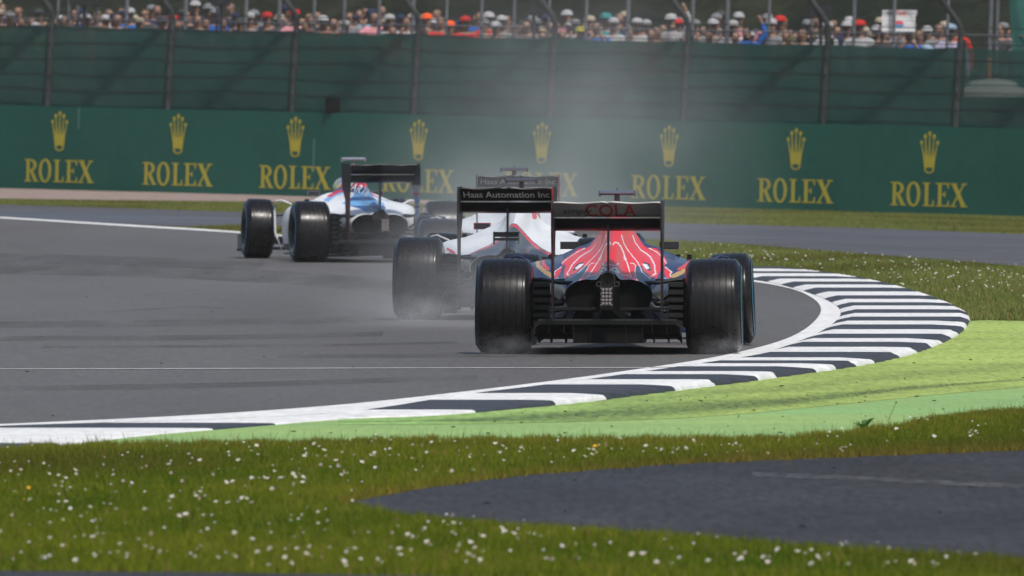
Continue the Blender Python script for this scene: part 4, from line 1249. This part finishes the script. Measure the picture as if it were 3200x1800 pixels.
for px, back, top, hat, pose, hf in crowd:
    bay = sum(px > p for p in post_px)
    key = (bay, top, hat, pose == 1); same = sorted(seen[key])
    rank = '' if len(same) == 1 else ', %s from left' % ordw[same.index(px)]
    body, jac, tro, hai, cap, fac = POSES[pose]
    o = link('person', body)
    o.location = Bk(px, back, bank_h(back) - 0.005); o.rotation_euler = (0, 0, rr.uniform(-.4, .4)); o.scale = (hf * rr.uniform(.98, 1.08), hf, hf)
    lab = 'person in %s%s%s %s%s' % (top, ', %s cap' % hat if hat else ', bareheaded', ', filming,' if pose == 1 else ',', bay_names[bay], rank)
    tag(o, lab.replace(',,', ','), 'person', 'spectators behind the fence')
    c = np.array(PAL[top]) * rr.uniform(.85, 1.1)
    j = link('jacket', jac, o); j.color = (*c, 1)
    t = link('trousers', tro, o); t.color = (*rr.choice([(.02, .025, .05), (.015, .015, .015), (.10, .09, .07), (.05, .06, .10)]), 1)
    if hat:
        h = link('cap', cap, o); h.color = (*PAL[hat], 1)
    else:
        h = link('hair', hai, o); h.color = (*rr.choice(hair_cols), 1)
    link('face_features', fac, o)

# thin upright poles of the spectator fence
def build_poles():
    pxs = [169, 203, 230, 290, 384, 568, 666, 756, 860, 969, 1063, 1172, 1278, 1383, 1492, 1594, 1703, 1819, 1949, 2151, 2260, 2390, 2523, 2655, 2780, 2948, 3082, 3103]
    root = empty('spectator_fence', Bk(1600, 2.3, 1.0))
    tag(root, 'row of thin grey steel poles with rails between debris fence and crowd', 'fence')
    bpy.context.view_layer.update(); inv = root.matrix_world.inverted()
    mp = mat('grey_pole_steel', (.16, .165, .18), .5, metal=.2, var=.2)
    for p in pxs:
        link('pole', MB().tube([inv @ Vector(Bk(p, 2.3, .8)), inv @ Vector(Bk(p, 2.3, 2.8)), inv @ Vector(Bk(p + 3, 2.3, 4.6))], rr.choice([.026, .03, .036]), 8).mesh('pole', mp), root)
    for h in (2.35, 2.95, 4.3):
        link('rail', MB().tube([inv @ Vector(Bk(p, 2.26, h)) for p in np.linspace(-300, 3500, 30)], .012, 6).mesh('rail', mp), root)
build_poles()

# loudspeakers on poles, white sign, teal banner, box on the barrier, parasol
def loudspeaker(px, py, w, h, label):
    p = Bk(px, 2.0, 0); z0 = p[2]
    d = p[1]; zc = CAM_H + (HORIZON - py) / F * d
    root = empty('loudspeaker', (p[0], d, z0 + bank_h(2.0) - .05))
    tag(root, label, 'loudspeaker')
    zz = zc - root.location.z
    sz = (w / F * d, .35, h / F * d)
    link('cabinet', MB().box((0, 0, zz), sz).mesh('cabinet', m_dark, False), root)
    link('cone', MB().lathe([(-.18, .02), (-.178, sz[2] * .34), (-.19, sz[2] * .36)], 18, 0, 'y', (0, 0, zz)).mesh('cone', mat('speaker_cone', (.03, .03, .035), .4)), root)
    link('pole', MB().tube([(0, .22, 0), (0, .22, zz + .1)], .03, 8).mesh('pole', m_metal), root)
loudspeaker(2566, 36, 70, 44, 'black loudspeaker on a pole near the seventh fence post')
loudspeaker(1668, 28, 36, 34, 'small black loudspeaker on a pole near the fifth fence post')
loudspeaker(690, 3, 60, 30, 'black loudspeaker at the top edge above the crowd')
loudspeaker(262, 5, 90, 24, 'black loudspeaker above the marshal in orange')

def board_sign():
    px, py, back = 2808, 66, 2.6
    p = Bk(px, back, 0); d = p[1]; zc = CAM_H + (HORIZON - py) / F * d
    root = empty('sign', (p[0], d, p[2] + bank_h(back) - .05)); zz = zc - root.location.z
    tag(root, 'white rectangular sign with red lettering and a red and blue roundel above crowd', 'sign')
    w, h = 104 / F * d, 68 / F * d
    link('board', MB().box((0, 0, zz - h * .12), (w, .03, h * .76)).mesh('board', mat('sign_white', (.74, .74, .74), .5), False), root)
    link('top_board', MB().box((w * .03, 0.006, zz + h * .39), (w * 1.04, .03, h * .24)).mesh('top_board', mat('sign_pale_grey', (.50, .50, .52), .5), False), root)
    V, f = text_mesh('Eve', .1, .02)
    V = (V - V.mean(0)); V = V / (V[:, 0].max() - V[:, 0].min())
    link('lettering', MB().add([(w * .10 + q[0] * w * .40, -.0175 + .006, zz + h * .36 + q[1] * h * .55) for q in V], f).mesh('lettering', mat('sign_red', (.5, .06, .07), .5), False), root)
    link('grey_patch', MB().box((-w * .27, -.0115, zz + h * .36), (w * .2, .003, h * .16)).mesh('grey_patch', mat('sign_grey', (.22, .23, .25), .5), False), root)
    link('roundel_upper', MB().prism(ell(0, 0, w * .15, h * .17, 16, 0, 180), lambda u, v, ww: (u, -.016 - .003 * ww, zz - h * .14 + v), 1).mesh('roundel_upper', mat('sign_bright_red', (.75, .10, .14), .5), False), root)
    link('roundel_lower', MB().prism(ell(0, 0, w * .15, h * .17, 16, 180, 360), lambda u, v, ww: (u, -.016 - .003 * ww, zz - h * .15 + v), 1).mesh('roundel_lower', mat('sign_blue', (.08, .33, .62), .5), False), root)
    link('post', MB().tube([(0, .04, 0), (0, .04, zz)], .03, 8).mesh('post', m_metal), root)
board_sign()
def banner():
    p = Bk(3195, 2.4, bank_h(2.4) - .05); root = empty('banner', p)
    tag(root, 'teal cloth banner on a pole at the right edge of the crowd', 'banner')
    vs = []; n = 12
    for j in range(14):
        for i in range(n):
            u, v = i / (n - 1), j / 13
            vs.append((-.22 + .5 * u + .03 * math.sin(v * 5), -.03 + .03 * math.sin(u * 9 + v * 3), .9 + 1.9 * v))
    fs = [(j * n + i, j * n + i + 1, (j + 1) * n + i + 1, (j + 1) * n + i) for j in range(13) for i in range(n - 1)]
    link('cloth', MB().add(vs, fs).mesh('cloth', mat('teal_cloth', (.02, .12, .10), .8, var=.2, vscale=2, transl=.2)), root)
    link('pole', MB().tube([(.3, 0, 0), (.3, 0, 3.0)], .025, 8).mesh('pole', m_metal), root)
banner()
tag(link('orange_marker', MB().tube([(0, 0, 0), (0, 0, 1.1), (0, 0, 1.62)], [.03, .03, .035], 8).ball((0, 0, 1.64), .05, 0, 8, 6).mesh('orange_marker', mat('orange_plastic', (.65, .20, .02), .5)), None, Bk(3088, 2.1, bank_h(2.1) - .03)),
    'orange upright marker post right of the eighth fence post', 'marker post')
bx = MB().box((0, 0, .13), (.25, .16, .26)).box((0, -.085, .13), (.18, .01, .18)).tube([(-.06, 0, .26), (-.06, 0, .30), (.06, 0, .30), (.06, 0, .26)], .01, 6)
tag(link('equipment_box', bx.mesh('equipment_box', mat('box_black', (.006, .007, .007), .8, .1), False), None, W(wall_t(1027), 1.43, -.06)), 'small black equipment box standing on top of the barrier', 'box')
def parasol():
    p = Bk(3100, 2.0, 0); d = p[1]; root = empty('parasol', (p[0], d, p[2] + bank_h(2.0) - .05))
    tag(root, 'white two tier parasol seen through the green screen at right', 'parasol')
    zof = lambda py: CAM_H + (HORIZON - py) / F * d - root.location.z
    w = 130 / F * d
    mw = mat('parasol_cloth', (.75, .76, .74), .7, transl=.3)
    def can(r0, z0, z1, flatn):
        mb = MB(); n = 48; rings = []
        for i in range(8):
            t = i / 7; r = r0 * math.cos(t * math.pi / 2 * .97)
            rings.append([(r * math.cos(2 * math.pi * k / n) * (1 + .02 * math.cos(16 * math.pi * k / n) * (1 - t)), .75 * r * math.sin(2 * math.pi * k / n), z0 + (z1 - z0) * math.sin(t * math.pi / 2)) for k in range(n)])
        return mb.loft(rings, closed=True, cap=False)
    link('canopy', can(w, zof(303), zof(262), 0).mesh('canopy', mw), root)
    link('top_canopy', can(w * .62, zof(266), zof(247), 0).mesh('top_canopy', mw), root)
    link('pole', MB().tube([(0, 0, 0), (0, 0, zof(248))], .022, 8).mesh('pole', m_metal), root)
    link('ribs', MB().tube([(-w * .9, 0, zof(302)), (0, 0, zof(268)), (w * .9, 0, zof(302))], .008, 5).mesh('ribs', m_metal), root)
parasol()

# ------------------------------------------------------------------ grass, flowers, small plants
def pix(x, y, z):
    return 1600 + F * x / y, HORIZON + F * (CAM_H - z) / y
def scatter_blades(name, n, xr, yr, keep, h, w, seed, colA, colB, tint=None):
    r = np.random.default_rng(seed)
    X = r.uniform(*xr, n); Y = r.uniform(*yr, n)
    Z = np.array([smooth(128, 215, y) for y in Y[:1]])
    t = np.clip((Y - 128) / 87, 0, 1); Z = t * t * (3 - 2 * t) * TILT * X
    px, py = pix(X, Y, Z)
    k = keep(px / K, py / K)
    X, Y, Z, px, py = X[k], Y[k], Z[k], px[k], py[k]; m = len(X)
    # clumps: two scales of smooth variation
    cl = (np.sin(X * 2.1 + 1.3 * np.sin(Y * .7)) * np.sin(Y * .9 + .8 * np.sin(X * 1.7)) + .6 * np.sin(X * 6.3 + Y * 1.9) * np.sin(Y * 2.7 - X * 3.1)) / 1.6
    H = h * (0.75 + .35 * r.random(m) + .35 * np.clip(cl, -1, 1) * .6) * np.where(r.random(m) < .012, 1.9, 1)
    A = r.uniform(0, 2 * np.pi, m); lean = r.normal(0, .45, m) * H; la = r.uniform(0, 2 * np.pi, m)
    ww = w * r.uniform(.6, 1.3, m)
    dx, dy = np.cos(A) * ww / 2, np.sin(A) * ww / 2 * .6
    V = np.zeros((m, 3, 3), np.float32)
    V[:, 0] = np.stack([X - dx, Y - dy, Z - .004], 1); V[:, 1] = np.stack([X + dx, Y + dy, Z - .004], 1)
    V[:, 2] = np.stack([X + np.cos(la) * lean, Y + np.sin(la) * lean, Z + H], 1)
    Fc = np.arange(m * 3).reshape(m, 3)
    me = np_mesh(name, V.reshape(-1, 3), Fc, mat('grass_blades', (1, 1, 1), .85, .04, attr='paint', transl=.25))
    big = np.sin(X * .9 + 2 * np.sin(Y * .23)) * np.sin(Y * .31 + 1.7 * np.sin(X * .6 + 1))
    mix = np.clip(.45 + .40 * cl + .25 * big + r.normal(0, .25, m), 0, 1)[:, None]
    C = np.array(colA) * (1 - mix) + np.array(colB) * mix
    dry = r.random(m) < .07
    C[dry] = (.24, .17, .06)
    brown = np.clip(-big * 1.3 - .15, 0, .8)[:, None] * r.uniform(.2, 1, (m, 1))
    C = C * (1 - brown) + np.array([.105, .085, .018]) * brown
    if tint is not None: C = tint(px / K, py / K, C, r)
    C *= r.uniform(.8, 1.2, (m, 1))
    paint(me, np.repeat(C, 3, axis=0))
    o = link(name, me); o['kind'] = 'stuff'
    return o
def ip(pts): 
    a = np.array(pts, float); return lambda x: np.interp(x, a[:, 0], a[:, 1])
f_verge = ip([(-900, 1250), (-300, 1168), (0, 1131), (100, 1127), (400, 1120), (700, 1115), (1000, 1108), (1500, 1108), (1950, 1105), (2100, 1095), (2250, 1075), (2400, 1046), (2576, 1030), (2900, 1005), (3300, 970)])
f_svu = ip([(872, 1268), (1050, 1236), (1300, 1202), (1700, 1172), (2200, 1152), (2576, 1137), (3000, 1124), (3500, 1110)])
f_svl = ip([(872, 1269), (1000, 1297), (1300, 1328), (1700, 1353), (2100, 1383), (2576, 1413), (3000, 1439), (3500, 1470)])
f_nr = ip([(-600, 1428), (0, 1440), (500, 1443), (1000, 1452), (2576, 1490)])
def keep_near(px, py):
    j = 3.0 * np.sin(px * .045) + 2.0 * np.sin(px * .13 + 1)
    k = (py > f_verge(px) + j * .7) & (py < f_nr(px))
    road = (px > 872) & (py > f_svu(px) + j * .5) & (py < f_svl(px) + j * .5)
    return k & ~road
def tint_near(px, py, C, r):
    # browner, drier fringe along the paint and road edges
    e = np.exp(-np.abs(py - f_verge(px)) / 14.0) * .55
    road = np.where(px > 860, np.exp(-np.abs(py - f_svu(px)) / 9.0), 0) * .75
    k = np.clip((e + road) * r.uniform(.2, 1.3, len(px)), 0, .9)[:, None]
    return C * (1 - k) + np.array([.20, .13, .035]) * k
GA, GB = (.060, .112, .006), (.160, .180, .014)
scatter_blades('near_grass', 520000, (-3.9, 3.9), (51.0, 80.0), keep_near, .036, .0075, 3, GA, GB, tint_near)
f_ko = ip([(1895, 670), (1990, 680), (2100, 693), (2200, 710), (2300, 735), (2380, 763), (2428, 788), (2440, 806), (2576, 807), (3000, 808)])
f_rl = ip([(480, 572), (600, 568), (1000, 582), (1400, 594), (1850, 616), (2100, 636), (2400, 659), (2576, 674), (3000, 714), (3400, 750)])
f_ei = ip([(0, 545), (300, 564), (600, 581), (1000, 614), (1400, 651), (1700, 684), (1895, 676)])
def keep_mid(px, py):
    up = py > f_rl(px)
    lo = np.where(px < 1895, py < f_ei(px), py < f_ko(px))
    return up & lo & (px > 480)
scatter_blades('corner_grass', 330000, (-6.0, 7.2), (108.0, 204.0), keep_mid, .040, .011, 4, (.11, .15, .035), (.20, .215, .065))
f_ru = ip([(-700, 488), (-300, 503), (0, 515), (300, 524), (600, 534), (1000, 543), (1400, 553), (1700, 562), (2200, 575), (2576, 590), (3000, 606)])
f_gl = ip([(-400, 490), (0, 500), (300, 504), (600, 507), (900, 511), (1150, 514), (1400, 505), (1700, 512), (2200, 527), (2576, 539), (3000, 550)])
scatter_blades('far_grass', 260000, (-11.5, 11.5), (172.0, 250.0), lambda px, py: (py < f_ru(px)) & (py > f_gl(px) + 1), .022, .022, 5, (.115, .15, .040), (.19, .205, .060))

m_petal = mat('daisy_petals', (.60, .59, .57), .7, transl=.2)
m_pinkp = mat('clover_petals', (.62, .50, .46), .8, transl=.2)
m_yolk = mat('daisy_centre', (.62, .40, .03), .7)
m_stem = mat('flower_stem', (.07, .13, .02), .7)
def daisy_mesh(seed, clover=False):
    r = random.Random(seed); mb = MB()
    mb.tube([(0, 0, -.01), (r.uniform(-.004, .004), 0, .02), (0, 0, .041)], .0011, 4, 2)
    if clover:
        for k in range(16):
            a, e = r.uniform(0, 6.28), r.uniform(-.3, 1.5)
            c = Vector((math.cos(a) * math.cos(e), math.sin(a) * math.cos(e), math.sin(e)))
            mb.tube([Vector((0, 0, .045)) + c * .002, Vector((0, 0, .045)) + c * .0095], [.0025, .0018], 4, 0)
        return mb.mesh('clover_flower', [m_pinkp, m_yolk, m_stem], False)
    n = 12
    for k in range(n):
        a = 2 * math.pi * k / n + r.uniform(-.1, .1); l = .0125 * r.uniform(.85, 1.1); up = r.uniform(.25, .6)
        c, s = math.cos(a), math.sin(a); q = .0030
        mb.add([(.003 * c - q * .5 * -s, .003 * s - q * .5 * c, .041), (.003 * c + q * .5 * -s, .003 * s + q * .5 * c, .041), (l * c + q * -s, l * s + q * c, .041 + l * up), (l * c - q * -s, l * s - q * c, .041 + l * up)], [(0, 1, 2, 3)], 0)
    mb.ball((0, 0, .0425), (.0042, .0042, .003), 1, 7, 4)
    return mb.mesh('daisy', [m_petal, m_yolk, m_stem], False)
DAISY = [daisy_mesh(k) for k in range(4)]; CLOVER = [daisy_mesh(40 + k, True) for k in range(2)]
def build_daisies():
    r = random.Random(5)
    # clusters follow the photograph: centre (2576 view), spread, count
    cl = [(820, 1195, 260, 22, 46), (620, 1215, 160, 24, 26), (1000, 1150, 330, 16, 40), (1330, 1148, 200, 12, 24), (1650, 1140, 170, 12, 18), (1900, 1130, 220, 14, 18), (2330, 1100, 160, 16, 16), (300, 1270, 240, 60, 34), (560, 1290, 220, 50, 24),
          (700, 1410, 300, 30, 44), (1150, 1380, 220, 34, 34), (250, 1360, 220, 60, 22), (150, 1200, 160, 40, 10), (1500, 1420, 420, 16, 24), (2300, 1430, 300, 10, 12), (1140, 1320, 20, 8, 6), (1950, 1410, 250, 12, 10)]
    pts = []
    for cx, cy, sx, sy, n in cl:
        for _ in range(int(n * .72)):
            for _t in range(8):
                px, py = r.gauss(cx, sx * .7), r.gauss(cy, sy * .75)
                if -40 < px < 2620 and py < 1447 and keep_near(np.array([px]), np.array([py]))[0]:
                    pts.append((px, py)); break
    pts.sort(key=lambda q: -q[1])
    ind, rest = pts[:290], pts[290:]
    for px, py in ind:
        x, y = G(px * K, py * K)
        cv = r.random() < .2
        o = link('clover_flower' if cv else 'daisy', r.choice(CLOVER) if cv else r.choice(DAISY), None, (x, y, g(x, y)), (R(r.uniform(10, 50)), R(r.uniform(-25, 25)), r.uniform(-.8, .8)))
        sc = r.uniform(.45, .95); o.scale = (sc,) * 3
        if cv: tag(o, 'pinkish white clover head standing in the foreground grass', 'flower', 'clover heads in the foreground grass')
        else: tag(o, 'small white daisy in bloom in the foreground grass', 'flower', 'daisies in the foreground grass')
    mb = MB()
    def addflower(px, py, sc):
        x, y = G(px * K, py * K); z = g(x, y)
        q = Matrix.Rotation(r.uniform(.2, .9), 3, 'X')
        for k in range(7):
            a = 2 * math.pi * k / 7; c, s = math.cos(a), math.sin(a); l = .0125 * sc
            p = [Vector((0, 0, 0)), Vector((l * c - .4 * l * s, l * s + .4 * l * c, l * .4)), Vector((l * c + .4 * l * s, l * s - .4 * l * c, l * .4))]
            mb.add([(x + (q @ v).x, y + (q @ v).y, z + .042 + (q @ v).z) for v in p], [(0, 1, 2)], 0)
    for px, py in rest: addflower(px, py, 1.0)
    k = 0
    while k < 220:
        px = r.uniform(-40, 2620); py = r.uniform(1040, 1447)
        if r.random() < .25 + .75 * math.sin(px * .009 + 2 * math.sin(py * .05)) ** 2 and keep_near(np.array([px]), np.array([py]))[0]:
            addflower(px, py, r.uniform(.22, .5)); k += 1
    n = 0
    while n < 190:
        px = r.uniform(1700, 2640); py = r.uniform(612, 806)
        dens = math.exp(-((py - (650 + (px - 1850) * .06)) / 22) ** 2) + .55 * math.exp(-((py - (705 + (px - 2250) * .14)) / 26) ** 2) * (px > 2150) + .08
        if r.random() < dens * .5 and keep_mid(np.array([px]), np.array([py]))[0]:
            addflower(px, py, r.uniform(.35, .8)); n += 1
    o = link('distant_daisies', mb.mesh('distant_daisies', m_petal, False)); o['kind'] = 'stuff'
build_daisies()
def yellow_flower(px, py, sc, label):
    def f():
        mb = MB(); mb.tube([(0, 0, -.01), (.003, 0, .03), (0, 0, .05)], .0015, 5, 1)
        for k in range(22):
            a = 2 * math.pi * k / 11; up = .25 if k < 11 else .8; l = .016 if k < 11 else .012; c, s = math.cos(a), math.sin(a)
            mb.add([(0, 0, .05), (l * c - .004 * s, l * s + .004 * c, .05 + l * up), (l * c + .004 * s, l * s - .004 * c, .05 + l * up)], [(0, 1, 2)], 0)
        return mb
    x, y = G(px * K, py * K)
    o = part('yellow_flower', 0, f, [mat('yellow_petals', (.72, .40, .015), .7), m_stem], None, False, loc=(x, y, 0), rot=(R(35), 0, 0))
    o.scale = (sc,) * 3; tag(o, label, 'flower')
yellow_flower(72, 1243, .62, 'single yellow flower in the grass at the left edge')
yellow_flower(60, 1266, .4, 'tiny yellow flower below the larger one at the left edge')
yellow_flower(1497, 1138, .7, 'orange yellow flower in the grass verge under the cars')
def weed():
    x, y = G(2172 * K, 1086 * K)
    root = empty('leafy_weed', (x, y, .002)); tag(root, 'small leafy green weed growing through the green paint', 'plant')
    r = random.Random(3)
    for k in range(6):
        a = k * 1.05 + .3; l = r.uniform(.05, .085); up = r.uniform(.5, 1.1); c, s = math.cos(a), math.sin(a)
        vs = []
        for t, w in ((0, .003), (.3, .014), (.6, .018), (.85, .010), (1, .001)):
            for sd in (-1, 1): vs.append((c * l * t - s * w * sd, s * l * t + c * w * sd, l * up * math.sin(t * 1.9) + .004 * abs(sd)))
        link('leaf', MB().add(vs, [(i * 2, i * 2 + 1, i * 2 + 3, i * 2 + 2) for i in range(4)]).mesh('leaf', mat('weed_leaf', (.05, .13, .02), .6, transl=.3)), root)
    x, y = G(2230 * K, 1085 * K)
    st = MB().tube([(0, 0, 0), (.012, 0, .06), (.05, 0, .15)], .0016, 5).ball((.052, 0, .153), (.004, .004, .007), 0, 6, 5).tube([(.012, 0, .06), (-.01, 0, .085)], .0012, 4)
    tag(link('seed_stalk', st.mesh('seed_stalk', mat('dry_stalk', (.12, .08, .03), .8)), None, (x, y, 0)), 'thin dry seed stalk leaning at the edge of the green paint', 'plant')
weed()
# tall stray grass stalks along the paint edge and rubber crumbs
def strays():
    r = random.Random(9); mb = MB()
    for _ in range(260):
        px = r.uniform(-20, 2600); py = float(f_verge(px)) + r.uniform(-3, 6)
        x, y = G(px * K, py * K); h = r.uniform(.04, .085) * (1.7 if r.random() < .05 else 1); lx = r.gauss(0, .3) * h
        mb.add([(x - .0016, y, 0), (x + .0016, y, 0), (x + lx, y + r.gauss(0, .2) * h, h)], [(0, 1, 2)])
    o = link('edge_grass_stalks', mb.mesh('edge_grass_stalks', mat('stalk_green', (.10, .14, .03), .8), False)); o['kind'] = 'stuff'
    mb = MB()
    for _ in range(240):
        if r.random() < .7:
            px = r.uniform(700, 2600); py = r.uniform(900, 1100)
            if py < np.interp(px, [700, 1200, 1700, 2150, 2400, 2440, 2600], [1075, 1050, 1000, 935, 860, 815, 815]) or py > f_verge(px) - 6: continue
        else:
            px = r.uniform(0, 2500); py = r.uniform(700, 1440)
            if 900 < px < 1900 and py < 900: continue
            if py > f_verge(px) and not (px > 900 and f_svu(px) + 8 < py < f_svl(px) - 8): continue
            if py < 1110 and px > 1900: continue
        x, y = G(px * K, py * K); sz = r.uniform(.002, .0075)
        mb.ball((x, y, g(x, y) + .008 + sz * .3), (sz * r.uniform(.8, 2.2), sz, sz * .45), 0, 6, 4)
    o = link('rubber_crumbs', mb.mesh('rubber_crumbs', m_shade_matt_black, False)); o['kind'] = 'stuff'
strays()

# ------------------------------------------------------------------ tyre spray and damp air
def spray(name, loc, size, dens, rz=0.0, nscale=1.6, noise_amt=0.9):
    me = MB().ball((0, 0, 0), 1.0, 0, 24, 14)
    m = bpy.data.materials.new(name); m.use_nodes = True
    nt = m.node_tree; N, L = nt.nodes, nt.links
    N.remove(N['Principled BSDF'])
    pv = N.new('ShaderNodeVolumePrincipled'); pv.inputs['Color'].default_value = (.93, .94, .96, 1); pv.inputs['Anisotropy'].default_value = 0.1
    tc = N.new('ShaderNodeTexCoord')
    ln = N.new('ShaderNodeVectorMath'); ln.operation = 'LENGTH'; L.new(tc.outputs['Object'], ln.inputs[0])
    mr = N.new('ShaderNodeMapRange'); mr.interpolation_type = 'SMOOTHSTEP'
    mr.inputs['From Min'].default_value = 1.0; mr.inputs['From Max'].default_value = 0.1
    L.new(ln.outputs['Value'], mr.inputs['Value'])
    nz = N.new('ShaderNodeTexNoise'); nz.inputs['Scale'].default_value = nscale; nz.inputs['Detail'].default_value = 3
    L.new(tc.outputs['Object'], nz.inputs['Vector'])
    m2 = N.new('ShaderNodeMapRange'); m2.inputs['From Min'].default_value = .35; m2.inputs['From Max'].default_value = .65
    m2.inputs['To Min'].default_value = 1 - noise_amt; m2.inputs['To Max'].default_value = 1 + noise_amt
    L.new(nz.outputs['Fac'], m2.inputs['Value'])
    mu = N.new('ShaderNodeMath'); mu.operation = 'MULTIPLY'; L.new(mr.outputs[0], mu.inputs[0]); L.new(m2.outputs[0], mu.inputs[1])
    md = N.new('ShaderNodeMath'); md.operation = 'MULTIPLY'; L.new(mu.outputs[0], md.inputs[0]); md.inputs[1].default_value = dens
    L.new(md.outputs[0], pv.inputs['Density']); L.new(pv.outputs[0], N['Material Output'].inputs['Volume'])
    o = link(name, me.mesh(name, m), None, loc, (0, 0, rz)); o.scale = size
    o['kind'] = 'stuff'
    return o
spray('spray_cloud', (0.55, 172, 1.0), (3.1, 32, 2.7), 0.0095)               # hanging over the track ahead
spray('spray_cloud', (0.0, 121.5, 0.55), (1.6, 7.5, 1.0), 0.045)            # behind the farther grey car
spray('spray_cloud', (-0.40, 108.2, 0.20), (1.35, 3.8, 0.70), 0.075)        # behind the nearer grey car
spray('spray_cloud', (-1.0, 145, 0.35), (1.6, 7, 0.8), 0.005)
for x, y, s in ((-.04, 96.1, 1), (1.40, 96.05, .8)):
    spray('tyre_spray', (x, y, .06), (.32 * s, .7, .15 * s), 0.17, nscale=2.2)
spray('tyre_spray', (-.70, 111.0, .08), (.34, .9, .22), 0.28, nscale=2.2)
hz = MB().box((0, 145, 12.5), (1300, 400, 27.4))
mh = bpy.data.materials.new('damp_air'); mh.use_nodes = True
mh.node_tree.nodes.remove(mh.node_tree.nodes['Principled BSDF'])
pv = mh.node_tree.nodes.new('ShaderNodeVolumePrincipled'); pv.inputs['Color'].default_value = (.93, .95, .97, 1); pv.inputs['Density'].default_value = 0.00010
mh.node_tree.links.new(pv.outputs[0], mh.node_tree.nodes['Material Output'].inputs['Volume'])
o = link('haze', hz.mesh('haze', mh, False)); o['kind'] = 'stuff'
